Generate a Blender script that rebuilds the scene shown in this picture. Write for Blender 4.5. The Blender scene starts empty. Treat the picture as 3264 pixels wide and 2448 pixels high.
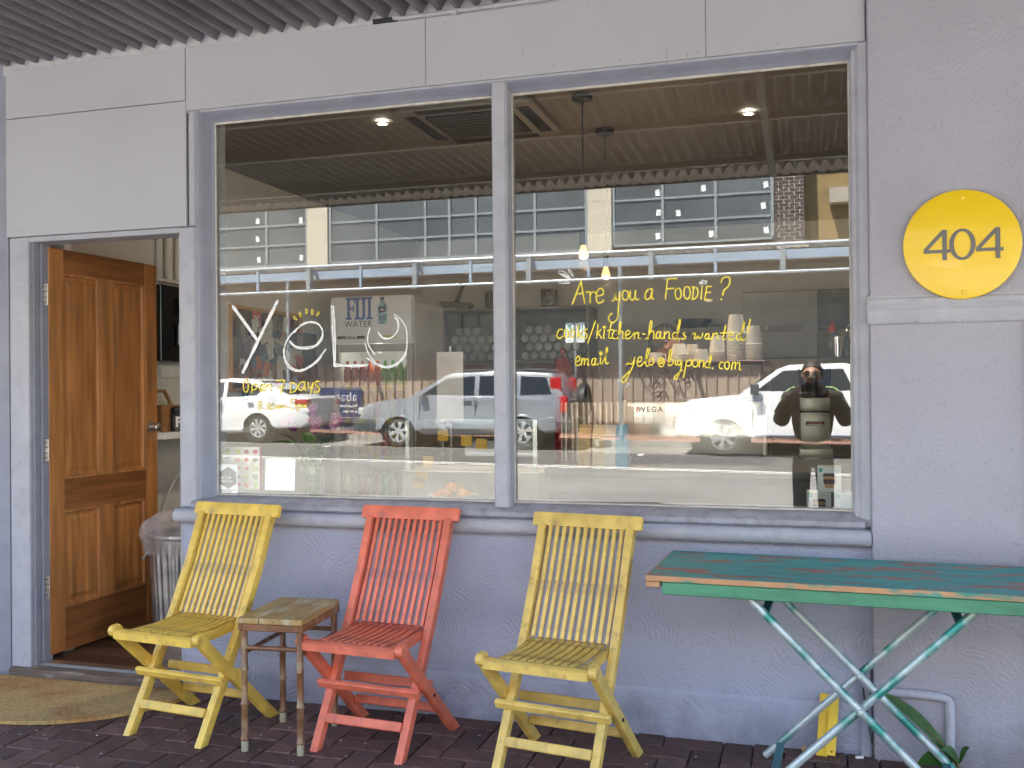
import bpy, bmesh, math, random
from mathutils import Vector, Matrix, Euler
rnd = random.Random(404)
S = bpy.context.scene
COL = S.collection
PI = math.pi

# ------------------------------------------------------------------ camera, light, exposure
cam_d = bpy.data.cameras.new("camera")
cam_d.sensor_width = 36.0
cam_d.lens = 3111.0 / 3264.0 * 36.0
cam_d.clip_start = 0.02
cam_d.clip_end = 2000.0
cam = bpy.data.objects.new("camera", cam_d)
COL.objects.link(cam)
yaw, pitch, roll = math.radians(16.62), math.radians(0.27), math.radians(0.49)
fwd = Vector((-math.sin(yaw) * math.cos(pitch), math.cos(yaw) * math.cos(pitch), math.sin(pitch)))
rgt = Vector((math.cos(yaw), math.sin(yaw), 0.0))
dwn = fwd.cross(rgt)
r2 = math.cos(roll) * rgt + math.sin(roll) * dwn
d2 = -math.sin(roll) * rgt + math.cos(roll) * dwn
cam.matrix_world = Matrix(((r2.x, -d2.x, -fwd.x, 0.0), (r2.y, -d2.y, -fwd.y, -3.971), (r2.z, -d2.z, -fwd.z, 1.41), (0, 0, 0, 1)))
S.camera = cam

SUN_DIR = Vector((-0.45, 0.80, 1.60)).normalized()          # towards the sun, which stands behind the shop
W = bpy.data.worlds.new("World")
S.world = W
W.use_nodes = True
nt = W.node_tree
bg = nt.nodes["Background"]
sky = nt.nodes.new("ShaderNodeTexSky")
sky.sky_type = 'NISHITA'
sky.sun_disc = False
sky.sun_elevation = math.asin(SUN_DIR.z)
sky.sun_rotation = math.atan2(SUN_DIR.x, SUN_DIR.y)
nt.links.new(sky.outputs[0], bg.inputs[0])
bg.inputs[1].default_value = 0.105
sl = bpy.data.lights.new("sun", 'SUN')
sl.energy = 5.0
sl.angle = math.radians(0.5)
sl.color = (1.0, 0.94, 0.84)
so = bpy.data.objects.new("sun", sl)
COL.objects.link(so)
so.rotation_euler = (-SUN_DIR).to_track_quat('-Z', 'Y').to_euler()

S.render.engine = 'CYCLES'
S.view_settings.view_transform = 'Standard'
S.view_settings.look = 'None'
S.view_settings.exposure = 3.55
S.view_settings.gamma = 1.0
S.view_settings.use_curve_mapping = False
cy = S.cycles
cy.use_denoising = True
try:
    cy.denoiser = 'OPENIMAGEDENOISE'
    cy.denoising_input_passes = 'RGB_ALBEDO_NORMAL'
except Exception:
    pass
cy.max_bounces = 8
cy.diffuse_bounces = 5
cy.glossy_bounces = 4
cy.transmission_bounces = 6
cy.transparent_max_bounces = 16
cy.caustics_reflective = False
cy.caustics_refractive = False
cy.sample_clamp_indirect = 4.0

# ------------------------------------------------------------------ materials
MATS = {}
def mat(name, col=(.5, .5, .5), rough=.6, metal=0.0, var=.12, scale=6.0, bump=0.0, bscale=60.0, stretch=(1, 1, 1), spec=.5,
        second=None, mix=(.5, .6), mscale=5.0, mstretch=(1, 1, 1), objvar=0.0, emit=None, estr=0.0, coat=0.0, detail=4.0):
    """Principled material: base colour with noise variation, optional second colour in worn patches, fine bump, per-object variation."""
    if name in MATS:
        return MATS[name]
    m = bpy.data.materials.new(name)
    m.use_nodes = True
    N, L = m.node_tree.nodes, m.node_tree.links
    b = N["Principled BSDF"]
    tc = N.new("ShaderNodeTexCoord")
    def noise(sc, st, det=4.0):
        mp = N.new("ShaderNodeMapping")
        mp.inputs["Scale"].default_value = st
        L.new(tc.outputs["Object"], mp.inputs[0])
        n = N.new("ShaderNodeTexNoise")
        n.inputs["Scale"].default_value = sc
        n.inputs["Detail"].default_value = det
        L.new(mp.outputs[0], n.inputs[0])
        return n
    n1 = noise(scale, stretch, detail)
    rmp = N.new("ShaderNodeMapRange")
    rmp.inputs[1].default_value = .25
    rmp.inputs[2].default_value = .75
    rmp.inputs[3].default_value = 1.0 - var
    rmp.inputs[4].default_value = 1.0 + var
    L.new(n1.outputs["Fac"], rmp.inputs[0])
    val = rmp.outputs[0]
    if objvar:
        oi = N.new("ShaderNodeObjectInfo")
        r2_ = N.new("ShaderNodeMapRange")
        r2_.inputs[3].default_value = 1.0 - objvar
        r2_.inputs[4].default_value = 1.0 + objvar
        L.new(oi.outputs["Random"], r2_.inputs[0])
        mu = N.new("ShaderNodeMath")
        mu.operation = 'MULTIPLY'
        L.new(val, mu.inputs[0])
        L.new(r2_.outputs[0], mu.inputs[1])
        val = mu.outputs[0]
    base = N.new("ShaderNodeVectorMath")
    base.operation = 'SCALE'
    if second is None:
        base.inputs[0].default_value = col
    else:
        n2 = noise(mscale, mstretch, 6.0)
        rm = N.new("ShaderNodeMapRange")
        rm.inputs[1].default_value = mix[0]
        rm.inputs[2].default_value = mix[1]
        L.new(n2.outputs["Fac"], rm.inputs[0])
        mx = N.new("ShaderNodeMix")
        mx.data_type = 'RGBA'
        mx.inputs[6].default_value = (*col, 1)
        mx.inputs[7].default_value = (*second, 1)
        L.new(rm.outputs[0], mx.inputs[0])
        L.new(mx.outputs[2], base.inputs[0])
    L.new(val, base.inputs[3])
    L.new(base.outputs[0], b.inputs["Base Color"])
    b.inputs["Roughness"].default_value = rough
    b.inputs["Metallic"].default_value = metal
    b.inputs["Specular IOR Level"].default_value = spec
    if coat:
        b.inputs["Coat Weight"].default_value = coat
        b.inputs["Coat Roughness"].default_value = .05
    if bump:
        n3 = noise(bscale, stretch, 3.0)
        bp = N.new("ShaderNodeBump")
        bp.inputs["Strength"].default_value = bump
        bp.inputs["Distance"].default_value = .01
        L.new(n3.outputs["Fac"], bp.inputs["Height"])
        L.new(bp.outputs[0], b.inputs["Normal"])
    if emit:
        b.inputs["Emission Color"].default_value = (*emit, 1)
        b.inputs["Emission Strength"].default_value = estr
    MATS[name] = m
    return m

def stucco(name, col, swirl=.5):
    """Painted render with a sandy grain and faint circular trowel sweeps."""
    m = bpy.data.materials.new(name)
    m.use_nodes = True
    N, L = m.node_tree.nodes, m.node_tree.links
    b = N["Principled BSDF"]
    tc = N.new("ShaderNodeTexCoord")
    big = N.new("ShaderNodeTexNoise"); big.inputs["Scale"].default_value = 2.2; big.inputs["Detail"].default_value = 6
    L.new(tc.outputs["Object"], big.inputs[0])
    rm = N.new("ShaderNodeMapRange"); rm.inputs[1].default_value = .3; rm.inputs[2].default_value = .7
    rm.inputs[3].default_value = .93; rm.inputs[4].default_value = 1.05
    L.new(big.outputs["Fac"], rm.inputs[0])
    # pitted specks
    sp = N.new("ShaderNodeTexNoise"); sp.inputs["Scale"].default_value = 85; sp.inputs["Detail"].default_value = 5
    L.new(tc.outputs["Object"], sp.inputs[0])
    rs = N.new("ShaderNodeMapRange"); rs.inputs[1].default_value = .30; rs.inputs[2].default_value = .40
    rs.inputs[3].default_value = .86; rs.inputs[4].default_value = 1.0
    L.new(sp.outputs["Fac"], rs.inputs[0])
    mu = N.new("ShaderNodeMath"); mu.operation = 'MULTIPLY'
    L.new(rm.outputs[0], mu.inputs[0]); L.new(rs.outputs[0], mu.inputs[1])
    # grime near the pavement: splashes that fade out with their own edge
    sx = N.new("ShaderNodeSeparateXYZ"); L.new(tc.outputs["Object"], sx.inputs[0])
    gr = N.new("ShaderNodeTexNoise"); gr.inputs["Scale"].default_value = 7; gr.inputs["Detail"].default_value = 8
    L.new(tc.outputs["Object"], gr.inputs[0])
    ad = N.new("ShaderNodeMath"); ad.operation = 'MULTIPLY_ADD'; ad.inputs[1].default_value = .5; 
    L.new(gr.outputs["Fac"], ad.inputs[0]); L.new(sx.outputs["Z"], ad.inputs[2])
    rg = N.new("ShaderNodeMapRange"); rg.inputs[1].default_value = .24; rg.inputs[2].default_value = .42
    rg.inputs[3].default_value = .70; rg.inputs[4].default_value = 1.0
    L.new(ad.outputs[0], rg.inputs[0])
    mu2 = N.new("ShaderNodeMath"); mu2.operation = 'MULTIPLY'
    L.new(mu.outputs[0], mu2.inputs[0]); L.new(rg.outputs[0], mu2.inputs[1])
    sc = N.new("ShaderNodeVectorMath"); sc.operation = 'SCALE'; sc.inputs[0].default_value = col
    L.new(mu2.outputs[0], sc.inputs[3]); L.new(sc.outputs[0], b.inputs["Base Color"])
    b.inputs["Roughness"].default_value = .75
    b.inputs["Specular IOR Level"].default_value = .25
    vo = N.new("ShaderNodeTexVoronoi"); vo.inputs["Scale"].default_value = 2.1
    ds = N.new("ShaderNodeTexNoise"); ds.inputs["Scale"].default_value = 5
    L.new(tc.outputs["Object"], ds.inputs[0])
    av = N.new("ShaderNodeMix"); av.data_type = 'VECTOR'; av.inputs[0].default_value = .10
    L.new(tc.outputs["Object"], av.inputs[4]); L.new(ds.outputs["Color"], av.inputs[5]); L.new(av.outputs[1], vo.inputs[0])
    si = N.new("ShaderNodeMath"); si.operation = 'MULTIPLY'; si.inputs[1].default_value = 210
    L.new(vo.outputs["Distance"], si.inputs[0])
    sn = N.new("ShaderNodeMath"); sn.operation = 'SINE'; L.new(si.outputs[0], sn.inputs[0])
    mk = N.new("ShaderNodeTexNoise"); mk.inputs["Scale"].default_value = 6
    L.new(tc.outputs["Object"], mk.inputs[0])
    mr = N.new("ShaderNodeMapRange"); mr.inputs[1].default_value = .46; mr.inputs[2].default_value = .62; mr.inputs[4].default_value = swirl * .30
    L.new(mk.outputs["Fac"], mr.inputs[0])
    m3 = N.new("ShaderNodeMath"); m3.operation = 'MULTIPLY'
    L.new(sn.outputs[0], m3.inputs[0]); L.new(mr.outputs[0], m3.inputs[1])
    fi = N.new("ShaderNodeTexNoise"); fi.inputs["Scale"].default_value = 75; fi.inputs["Detail"].default_value = 4
    L.new(tc.outputs["Object"], fi.inputs[0])
    a2 = N.new("ShaderNodeMath"); a2.operation = 'ADD'
    L.new(fi.outputs["Fac"], a2.inputs[0]); L.new(m3.outputs[0], a2.inputs[1])
    bp = N.new("ShaderNodeBump"); bp.inputs["Strength"].default_value = .55; bp.inputs["Distance"].default_value = .006
    L.new(a2.outputs[0], bp.inputs["Height"]); L.new(bp.outputs[0], b.inputs["Normal"])
    MATS[name] = m
    return m

def glass_mat(name, f0=.045, tint=(.97, .985, .975)):
    """Clear pane: straight-through light plus a mirror reflection that grows at grazing angles (Schlick)."""
    m = bpy.data.materials.new(name)
    m.use_nodes = True
    N, L = m.node_tree.nodes, m.node_tree.links
    N.clear()
    out = N.new("ShaderNodeOutputMaterial")
    tr = N.new("ShaderNodeBsdfTransparent"); tr.inputs[0].default_value = (*tint, 1)
    gl = N.new("ShaderNodeBsdfGlossy"); gl.inputs["Roughness"].default_value = 0.0
    gl.inputs[0].default_value = (1, 1, 1, 1)
    lw = N.new("ShaderNodeLayerWeight"); lw.inputs[0].default_value = .5
    pw = N.new("ShaderNodeMath"); pw.operation = 'POWER'; pw.inputs[1].default_value = 5
    L.new(lw.outputs["Facing"], pw.inputs[0])
    ma = N.new("ShaderNodeMath"); ma.operation = 'MULTIPLY_ADD'; ma.inputs[1].default_value = 1 - f0; ma.inputs[2].default_value = f0
    L.new(pw.outputs[0], ma.inputs[0])
    mx = N.new("ShaderNodeMixShader")
    L.new(ma.outputs[0], mx.inputs[0]); L.new(tr.outputs[0], mx.inputs[1]); L.new(gl.outputs[0], mx.inputs[2])
    L.new(mx.outputs[0], out.inputs[0])
    MATS[name] = m
    return m

# ------------------------------------------------------------------ mesh helpers
class MB:
    def __init__(s):
        s.b = bmesh.new()
    def _bev(s, verts, bev, seg):
        if bev > 0:
            ed = list({e for v in verts for e in v.link_edges})
            bmesh.ops.bevel(s.b, geom=ed, offset=bev, segments=seg, profile=.5, affect='EDGES', clamp_overlap=True)
    def hexa(s, P, bev=0, seg=1):
        v = [s.b.verts.new(p) for p in P]
        for f in ((0, 3, 2, 1), (4, 5, 6, 7), (0, 1, 5, 4), (1, 2, 6, 5), (2, 3, 7, 6), (3, 0, 4, 7)):
            s.b.faces.new([v[i] for i in f])
        s._bev(v, bev, seg)
        return s
    def box(s, a, b, bev=0, seg=1):
        x0, x1 = sorted((a[0], b[0])); y0, y1 = sorted((a[1], b[1])); z0, z1 = sorted((a[2], b[2]))
        return s.hexa([(x0, y0, z0), (x1, y0, z0), (x1, y1, z0), (x0, y1, z0), (x0, y0, z1), (x1, y0, z1), (x1, y1, z1), (x0, y1, z1)], bev, seg)
    def bar(s, p0, p1, w, h, up=(0, 0, 1), bev=0, seg=1):
        """Rectangular bar from p0 to p1: w across, h along 'up'."""
        p0, p1, up = Vector(p0), Vector(p1), Vector(up)
        d = (p1 - p0).normalized()
        sd = d.cross(up).normalized()
        u = sd.cross(d).normalized()
        a, c = sd * w / 2, u * h / 2
        return s.hexa([p0 - a - c, p0 + a - c, p1 + a - c, p1 - a - c, p0 - a + c, p0 + a + c, p1 + a + c, p1 - a + c], bev, seg)
    def sweep(s, pts, rad, n=10, caps=True):
        """Round tube through pts; rad is a number or one per point."""
        pts = [Vector(p) for p in pts]
        R = rad if isinstance(rad, (list, tuple)) else [rad] * len(pts)
        rings = []
        ref = None
        for i, p in enumerate(pts):
            d = (pts[min(i + 1, len(pts) - 1)] - pts[max(i - 1, 0)]).normalized()
            if ref is None:
                ref = Vector((0, 0, 1)) if abs(d.z) < .9 else Vector((1, 0, 0))
            sd = d.cross(ref).normalized()
            up = sd.cross(d).normalized()
            ref = up
            rings.append([s.b.verts.new(p + R[i] * (math.cos(2 * PI * k / n) * sd + math.sin(2 * PI * k / n) * up)) for k in range(n)])
        for a, b in zip(rings, rings[1:]):
            for k in range(n):
                s.b.faces.new((a[k], a[(k + 1) % n], b[(k + 1) % n], b[k]))
        if caps:
            s.b.faces.new(rings[0][::-1]); s.b.faces.new(rings[-1])
        return s
    def lathe(s, prof, n=24, c=(0, 0, 0), axis='z', cap=True):
        """Surface of revolution of (radius, height) pairs."""
        rings = []
        for r, z in prof:
            rings.append([s._ax(c, r * math.cos(2 * PI * k / n), r * math.sin(2 * PI * k / n), z, axis) for k in range(n)])
        V = [[s.b.verts.new(p) for p in ring] for ring in rings]
        for a, b in zip(V, V[1:]):
            for k in range(n):
                s.b.faces.new((a[k], a[(k + 1) % n], b[(k + 1) % n], b[k]))
        if cap:
            s.b.faces.new(V[0][::-1]); s.b.faces.new(V[-1])
        else:
            for k in range(n):
                s.b.faces.new((V[-1][k], V[-1][(k + 1) % n], V[0][(k + 1) % n], V[0][k]))
        return s
    def _ax(s, c, a, b, h, axis):
        if axis == 'z': return (c[0] + a, c[1] + b, c[2] + h)
        if axis == 'y': return (c[0] + a, c[1] + h, c[2] + b)
        return (c[0] + h, c[1] + a, c[2] + b)
    def prism(s, poly, h0, h1, axis='y', bev=0, seg=1):
        """Extrude a 2-D outline along an axis: axis y -> (x,z) outline, x -> (y,z), z -> (x,y)."""
        def P(p, h):
            return (p[0], h, p[1]) if axis == 'y' else ((h, p[0], p[1]) if axis == 'x' else (p[0], p[1], h))
        A = [s.b.verts.new(P(p, h0)) for p in poly]
        B = [s.b.verts.new(P(p, h1)) for p in poly]
        n = len(poly)
        f1 = s.b.faces.new(A); f2 = s.b.faces.new(B[::-1])
        for k in range(n):
            s.b.faces.new((A[k], B[k], B[(k + 1) % n], A[(k + 1) % n]))
        if bev > 0:
            ed = list(f1.edges) + list(f2.edges)
            bmesh.ops.bevel(s.b, geom=ed, offset=bev, segments=seg, profile=.5, affect='EDGES', clamp_overlap=True)
        return s
    def quad(s, *P):
        s.b.faces.new([s.b.verts.new(p) for p in P])
        return s
    def grid(s, fn, nu, nv, wrap=False):
        V = [[s.b.verts.new(fn(i / nu, j / nv)) for j in range(nv + 1)] for i in range(nu + 1)]
        for i in range(nu):
            for j in range(nv):
                s.b.faces.new((V[i][j], V[i + 1][j], V[i + 1][j + 1], V[i][j + 1]))
        return s
    def xf(s, M):
        s.b.transform(M)
        return s
    def mesh(s, name, m, smooth=None):
        bmesh.ops.recalc_face_normals(s.b, faces=s.b.faces)
        me = bpy.data.meshes.new(name)
        s.b.to_mesh(me)
        s.b.free()
        if m is not None:
            me.materials.append(m)
        if smooth is not None:
            me.polygons.foreach_set("use_smooth", [True] * len(me.polygons))
            me.set_sharp_from_angle(angle=math.radians(smooth))
        me.update()
        return me
    def build(s, name, m, parent=None, smooth=None, label=None):
        return link(name, s.mesh(name, m, smooth), parent, label)

def link(name, data, parent=None, label=None):
    o = bpy.data.objects.new(name, data)
    COL.objects.link(o)
    if parent is not None:
        o.parent = parent
    if label:
        o["label"] = label
    return o

def tag(o, label=None, cat=None, group=None, kind=None):
    if label: o["label"] = label
    if cat: o["category"] = cat
    if group: o["group"] = group
    if kind: o["kind"] = kind
    return o

def thing(name, label, cat, loc=(0, 0, 0), rz=0.0, group=None):
    o = bpy.data.objects.new(name, None)
    COL.objects.link(o)
    o.empty_display_size = .1
    o.location = loc
    o.rotation_euler = (0, 0, rz)
    return tag(o, label, cat, group)

def kids(o):
    return [c for c in COL.objects if c.parent == o]

def copy_tree(o, parent=None, lab=None, remat=None):
    c = o.copy()
    COL.objects.link(c)
    if parent is not None:
        c.parent = parent
    if lab:
        c["label"] = lab
    if remat and c.type == 'MESH':
        c.material_slots[0].link = 'OBJECT'
        c.material_slots[0].material = remat.get(c.data.materials[0].name, c.data.materials[0])
    for k in list(o.children):
        copy_tree(k, c, None, remat)
    return c

def text_part(name, body, size, m, parent, loc, rot, extrude=.001, align='CENTER', shear=0.0, sx=1.0, bold=0.0, space=1.0):
    """Lettering as a solid mesh in the built-in face."""
    cu = bpy.data.curves.new(name, 'FONT')
    cu.body = body
    cu.size = size
    cu.extrude = extrude
    cu.align_x = align
    cu.align_y = 'CENTER'
    cu.shear = shear
    cu.offset = bold
    cu.space_character = space
    t = bpy.data.objects.new(name, cu)
    COL.objects.link(t)
    dg = bpy.context.evaluated_depsgraph_get()
    me = bpy.data.meshes.new_from_object(t.evaluated_get(dg))
    bpy.data.objects.remove(t)
    bpy.data.curves.remove(cu)
    me.materials.clear()
    me.materials.append(m)
    o = link(name, me, parent)
    o.location = loc
    o.rotation_euler = rot
    o.scale = (sx, 1, 1)
    return o

def smooth_path(pts, k=5, closed=False):
    if len(pts) < 3:
        return [Vector(p) for p in pts]
    P = [Vector(p) for p in pts]
    n = len(P)
    out = []
    for i in range(n - 1):
        p0, p1, p2, p3 = P[max(i - 1, 0)], P[i], P[i + 1], P[min(i + 2, n - 1)]
        for j in range(k):
            t = j / k
            out.append(.5 * ((2 * p1) + (-p0 + p2) * t + (2 * p0 - 5 * p1 + 4 * p2 - p3) * t * t + (-p0 + 3 * p1 - 3 * p2 + p3) * t ** 3))
    out.append(P[-1])
    return out

def ribbon(mb, pts, w, y, th, k=5, wob=.12, flip=1):
    """A brush stroke lying in an x-z plane at depth y: a flat band with round ends and slightly uneven width."""
    pts = smooth_path([(p[0], p[1]) for p in pts], k)
    L, R = [], []
    n = len(pts)
    for i, p in enumerate(pts):
        d = pts[min(i + 1, n - 1)] - pts[max(i - 1, 0)]
        if d.length < 1e-9: d = Vector((1, 0))
        d.normalize()
        nn = Vector((-d.y, d.x))
        ww = w / 2 * (1 + rnd.uniform(-wob, wob))
        L.append(p + nn * ww); R.append(p - nn * ww)
    d0 = (pts[1] - pts[0]).normalized(); d1 = (pts[-1] - pts[-2]).normalized()
    poly = L + [pts[-1] + d1 * w * .35] + R[::-1] + [pts[0] - d0 * w * .35]
    # strip triangulation: quads along, plus caps
    b = mb.b
    def V(p, yy): return b.verts.new((p.x, yy, p.y))
    for yy in (y,):
        lv = [V(p, yy) for p in L]; rv = [V(p, yy) for p in R]
        lb = [V(p, yy + th) for p in L]; rb = [V(p, yy + th) for p in R]
        for i in range(n - 1):
            b.faces.new((lv[i], lv[i + 1], rv[i + 1], rv[i]))
            b.faces.new((lb[i], rb[i], rb[i + 1], lb[i + 1]))
            b.faces.new((lv[i], lb[i], lb[i + 1], lv[i + 1]))
            b.faces.new((rv[i], rv[i + 1], rb[i + 1], rb[i]))
        c0 = V(pts[0] - d0 * w * .35, yy); c0b = V(pts[0] - d0 * w * .35, yy + th)
        c1 = V(pts[-1] + d1 * w * .35, yy); c1b = V(pts[-1] + d1 * w * .35, yy + th)
        b.faces.new((lv[0], rv[0], c0)); b.faces.new((lb[0], c0b, rb[0]))
        b.faces.new((lv[0], c0, c0b, lb[0])); b.faces.new((rv[0], rb[0], c0b, c0))
        b.faces.new((lv[-1], c1, rv[-1])); b.faces.new((lb[-1], rb[-1], c1b))
        b.faces.new((lv[-1], lb[-1], c1b, c1)); b.faces.new((rv[-1], c1, c1b, rb[-1]))
    return mb

# ------------------------------------------------------------------ palette
WALL = stucco("lavender_render", (.375, .392, .50), .9)
PIERM = stucco("grey_render", (.375, .368, .425), .45)
PANEL = mat("fascia_paint", (.40, .405, .445), .55, var=.03, scale=3, bump=.06, bscale=120)
TRIM = mat("trim_paint", (.375, .38, .43), .6, var=.10, scale=9, bump=.35, bscale=45, second=(.33, .33, .38), mix=(.55, .72), mscale=14)
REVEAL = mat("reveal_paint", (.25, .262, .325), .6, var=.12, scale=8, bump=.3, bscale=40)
SILLP = mat("sill_paint", (.30, .30, .35), .6, var=.18, scale=12, bump=.35, bscale=50, second=(.22, .215, .24), mix=(.5, .7), mscale=20)
PUTTY = mat("putty", (.50, .48, .44), .7, var=.2, scale=20, bump=.4, bscale=80)
IRON = mat("corrugated_paint", (.215, .200, .225), .6, var=.18, scale=5, stretch=(3, .4, 3), bump=.1, bscale=40, second=(.165, .15, .165), mix=(.5, .7), mscale=4)
TIMBERP = mat("painted_timber", (.62, .60, .57), .6, var=.1, scale=8)
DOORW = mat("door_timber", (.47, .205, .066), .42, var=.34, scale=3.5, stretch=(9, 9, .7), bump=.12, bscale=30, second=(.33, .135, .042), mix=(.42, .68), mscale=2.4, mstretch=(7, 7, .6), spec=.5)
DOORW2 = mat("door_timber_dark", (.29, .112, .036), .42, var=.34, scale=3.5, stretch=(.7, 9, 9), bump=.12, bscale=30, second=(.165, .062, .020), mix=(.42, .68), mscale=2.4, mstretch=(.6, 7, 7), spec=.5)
STEEL = mat("brushed_steel", (.62, .61, .58), .32, 1.0, var=.06, scale=30)
STEELR = mat("polished_steel", (.75, .74, .70), .10, 1.0, var=.03, scale=10)
CHROME = mat("chrome", (.8, .8, .8), .06, 1.0, var=.0)
BLACKM = mat("black_matt", (.018, .018, .020), .55, var=.1)
BLACKG = mat("black_gloss", (.012, .012, .014), .2, var=.1)
WHITEP = mat("white_paint", (.78, .77, .74), .5, var=.05, scale=6)
CREAM = mat("cream_interior_wall", (.74, .71, .65), .7, var=.05, scale=3, bump=.08, bscale=80)
CEILM = mat("interior_ceiling", (.20, .18, .15), .7, var=.06, scale=3)
BOARDM = mat("floorboards", (.085, .042, .024), .35, var=.45, scale=4, stretch=(.8, 12, 12), bump=.08, objvar=.35)
PAVERM = mat("dark_red_paver", (.132, .068, .058), .72, var=.40, scale=14, bump=.5, bscale=110, second=(.088, .052, .049), mix=(.42, .6), mscale=6, objvar=.38)
PAVERD = mat("paver_joint_dirt", (.052, .045, .046), .9, var=.5, scale=30, second=(.12, .11, .10), mix=(.56, .68), mscale=9)
GLASS = glass_mat("window_glass", .058)
GLASS2 = glass_mat("cabinet_glass", .04)
YPAINT = mat("yellow_brush_paint", (.90, .74, .05), .5, var=.22, scale=60, stretch=(1, 1, 1))
WPAINT = mat("white_brush_paint", (.86, .87, .88), .6, var=.12, scale=40, second=(.62, .66, .70), mix=(.50, .70), mscale=55)

# ------------------------------------------------------------------ the ground and street
def road_z(x, y):
    return -.13 - .015 * max(-60, min(60, x)) + .016 * (-4.1 - y)
mb = MB()
mb.grid(lambda u, v: (-400 + 800 * u, -400 + 800 * v, -1.4), 2, 2)
tag(mb.build("ground", mat("earth", (.10, .09, .075), .9)), kind="structure")
ASPH = mat("asphalt", (.185, .18, .168), .85, var=.16, scale=1.3, bump=.35, bscale=70, second=(.225, .22, .205), mix=(.4, .62), mscale=.35)
mb = MB()
xs = [-60 + 120 * i / 24 for i in range(25)]
mb.grid(lambda u, v: (-60 + 120 * u, -4.1 - 12.8 * v, road_z(-60 + 120 * u, -4.1 - 12.8 * v)), 24, 8)
tag(mb.build("road", ASPH), kind="structure")
# darker resealed strip along the far lane
mb = MB()
mb.grid(lambda u, v: (-60 + 120 * u, -12.6 - 2.6 * v, road_z(-60 + 120 * u, -12.6 - 2.6 * v) + .004), 24, 2)
tag(mb.build("road_strip", mat("asphalt_dark", (.105, .102, .098), .85, var=.15, scale=1.6, bump=.35, bscale=70)), kind="structure")
LINEP = mat("road_line_paint", (.72, .71, .66), .7, var=.12, scale=8)
for k, yy in enumerate((-12.02, -12.24)):
    mb = MB()
    mb.grid(lambda u, v: (-60 + 120 * u, yy - .10 * v, road_z(-60 + 120 * u, yy - .10 * v) + .009), 24, 1)
    tag(mb.build("road_marking", LINEP), kind="structure")
# parking bay ticks by the far kerb
for xx in (-13.6, -9.9, -3.1, 2.4):
    mb = MB()
    mb.grid(lambda u, v: (xx + .09 * u, -14.7 - .4 * v, road_z(xx, -14.7 - .4 * v) + .009), 1, 1)
    tag(mb.build("road_marking", LINEP), kind="structure")
KERBM = mat("kerb_concrete", (.27, .265, .25), .85, var=.2, scale=5, bump=.3)
def kerb(y0, y1, name):
    mb = MB()
    P = []
    for i in range(13):
        x = -60 + 10 * i
        P.append(x)
    for x0, x1 in zip(P, P[1:]):
        pass
    def f(u, v):
        x = -60 + 120 * u
        prof = [(y0, 0), (y0, .13), (y1, .13), (y1, 0)]
        k = int(round(v * 3))
        yy, dz = prof[k]
        return (x, yy, road_z(x, y0) + dz - (.05 if dz == 0 else 0))
    mb.grid(f, 24, 3)
    tag(mb.build(name, KERBM), kind="structure")
kerb(-4.1, -3.95, "kerb")
kerb(-16.9, -17.05, "kerb")
# footpath bed under and beyond the individually laid pavers
mb = MB()
def fp(u, v):
    x = -60 + 120 * u
    y = .3 - 4.25 * v
    t = max(0, min(1, (-y - 1.2) / 2.8))
    return (x, y, -.012 + t * (road_z(x, -4.1) + .13))
mb.grid(fp, 48, 10)
pave = mb.build("footpath", PAVERD)
tag(pave, kind="structure")
brickpave = mat("far_brick_paving", (.30, .165, .13), .85, var=.2, scale=5, bump=.3, second=(.24, .14, .115), mix=(.45, .6), mscale=9)
mb = MB()
mb.grid(lambda u, v: (-60 + 120 * u, -17.05 - 2.6 * v, road_z(-60 + 120 * u, -16.9) + .128 + .015 * v), 24, 2)
tag(mb.build("far_footpath", brickpave), kind="structure")
# pavers laid in herringbone, one object each, in the part of the footpath the photograph shows
Lp, Wp, gap = .230, .115, .006
me_h = MB().box((gap / 2, gap / 2, -.05), (Lp - gap / 2, Wp - gap / 2, 0), .004).mesh("brick", PAVERM)
me_v = MB().box((gap / 2, gap / 2, -.05), (Wp - gap / 2, Lp - gap / 2, 0), .004).mesh("brick", PAVERM)
cells = []
for i in range(-40, 12):
    for j in range(-12, 2):
        d = (i - j) % 4
        if d not in (0, 3): continue
        x, y = i * Wp + .03, j * Wp - .01
        w, l = (Lp, Wp) if d == 0 else (Wp, Lp)
        if y + l > .30: continue
        ymin = -1.16 if x < -2.2 else (-.92 if x < -1.2 else -.62)
        if x < -3.95 or x > 1.0 or y < ymin: continue
        if y + l > .03 and x > -2.9 and x + w < 9: 
            if y > -.02: continue
        cells.append((x, y, d))
cells.sort(key=lambda c: (c[1] - .3 * c[0]))
for x, y, d in cells[:300]:
    o = link("brick", me_h if d == 0 else me_v, pave)
    o.location = (x, y, rnd.uniform(-.0018, .0018))
    o.rotation_euler = (rnd.uniform(-.004, .004), rnd.uniform(-.004, .004), rnd.uniform(-.006, .006))

# ------------------------------------------------------------------ the shop
shop = thing("cafe_building", "lavender grey rendered cafe front with a big two pane shop window and open doorway", "building")
MB().box((-2.815, .004, -.05), (.27, .25, .80)).build("front_wall", WALL, shop)
# projecting skirting at the foot of the wall
MB().prism([(-.006, -.05), (.02, -.05), (.02, .190), (.002, .186), (-.004, .172)], -2.812, .24, 'x').build("plinth", WALL, shop)
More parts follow.
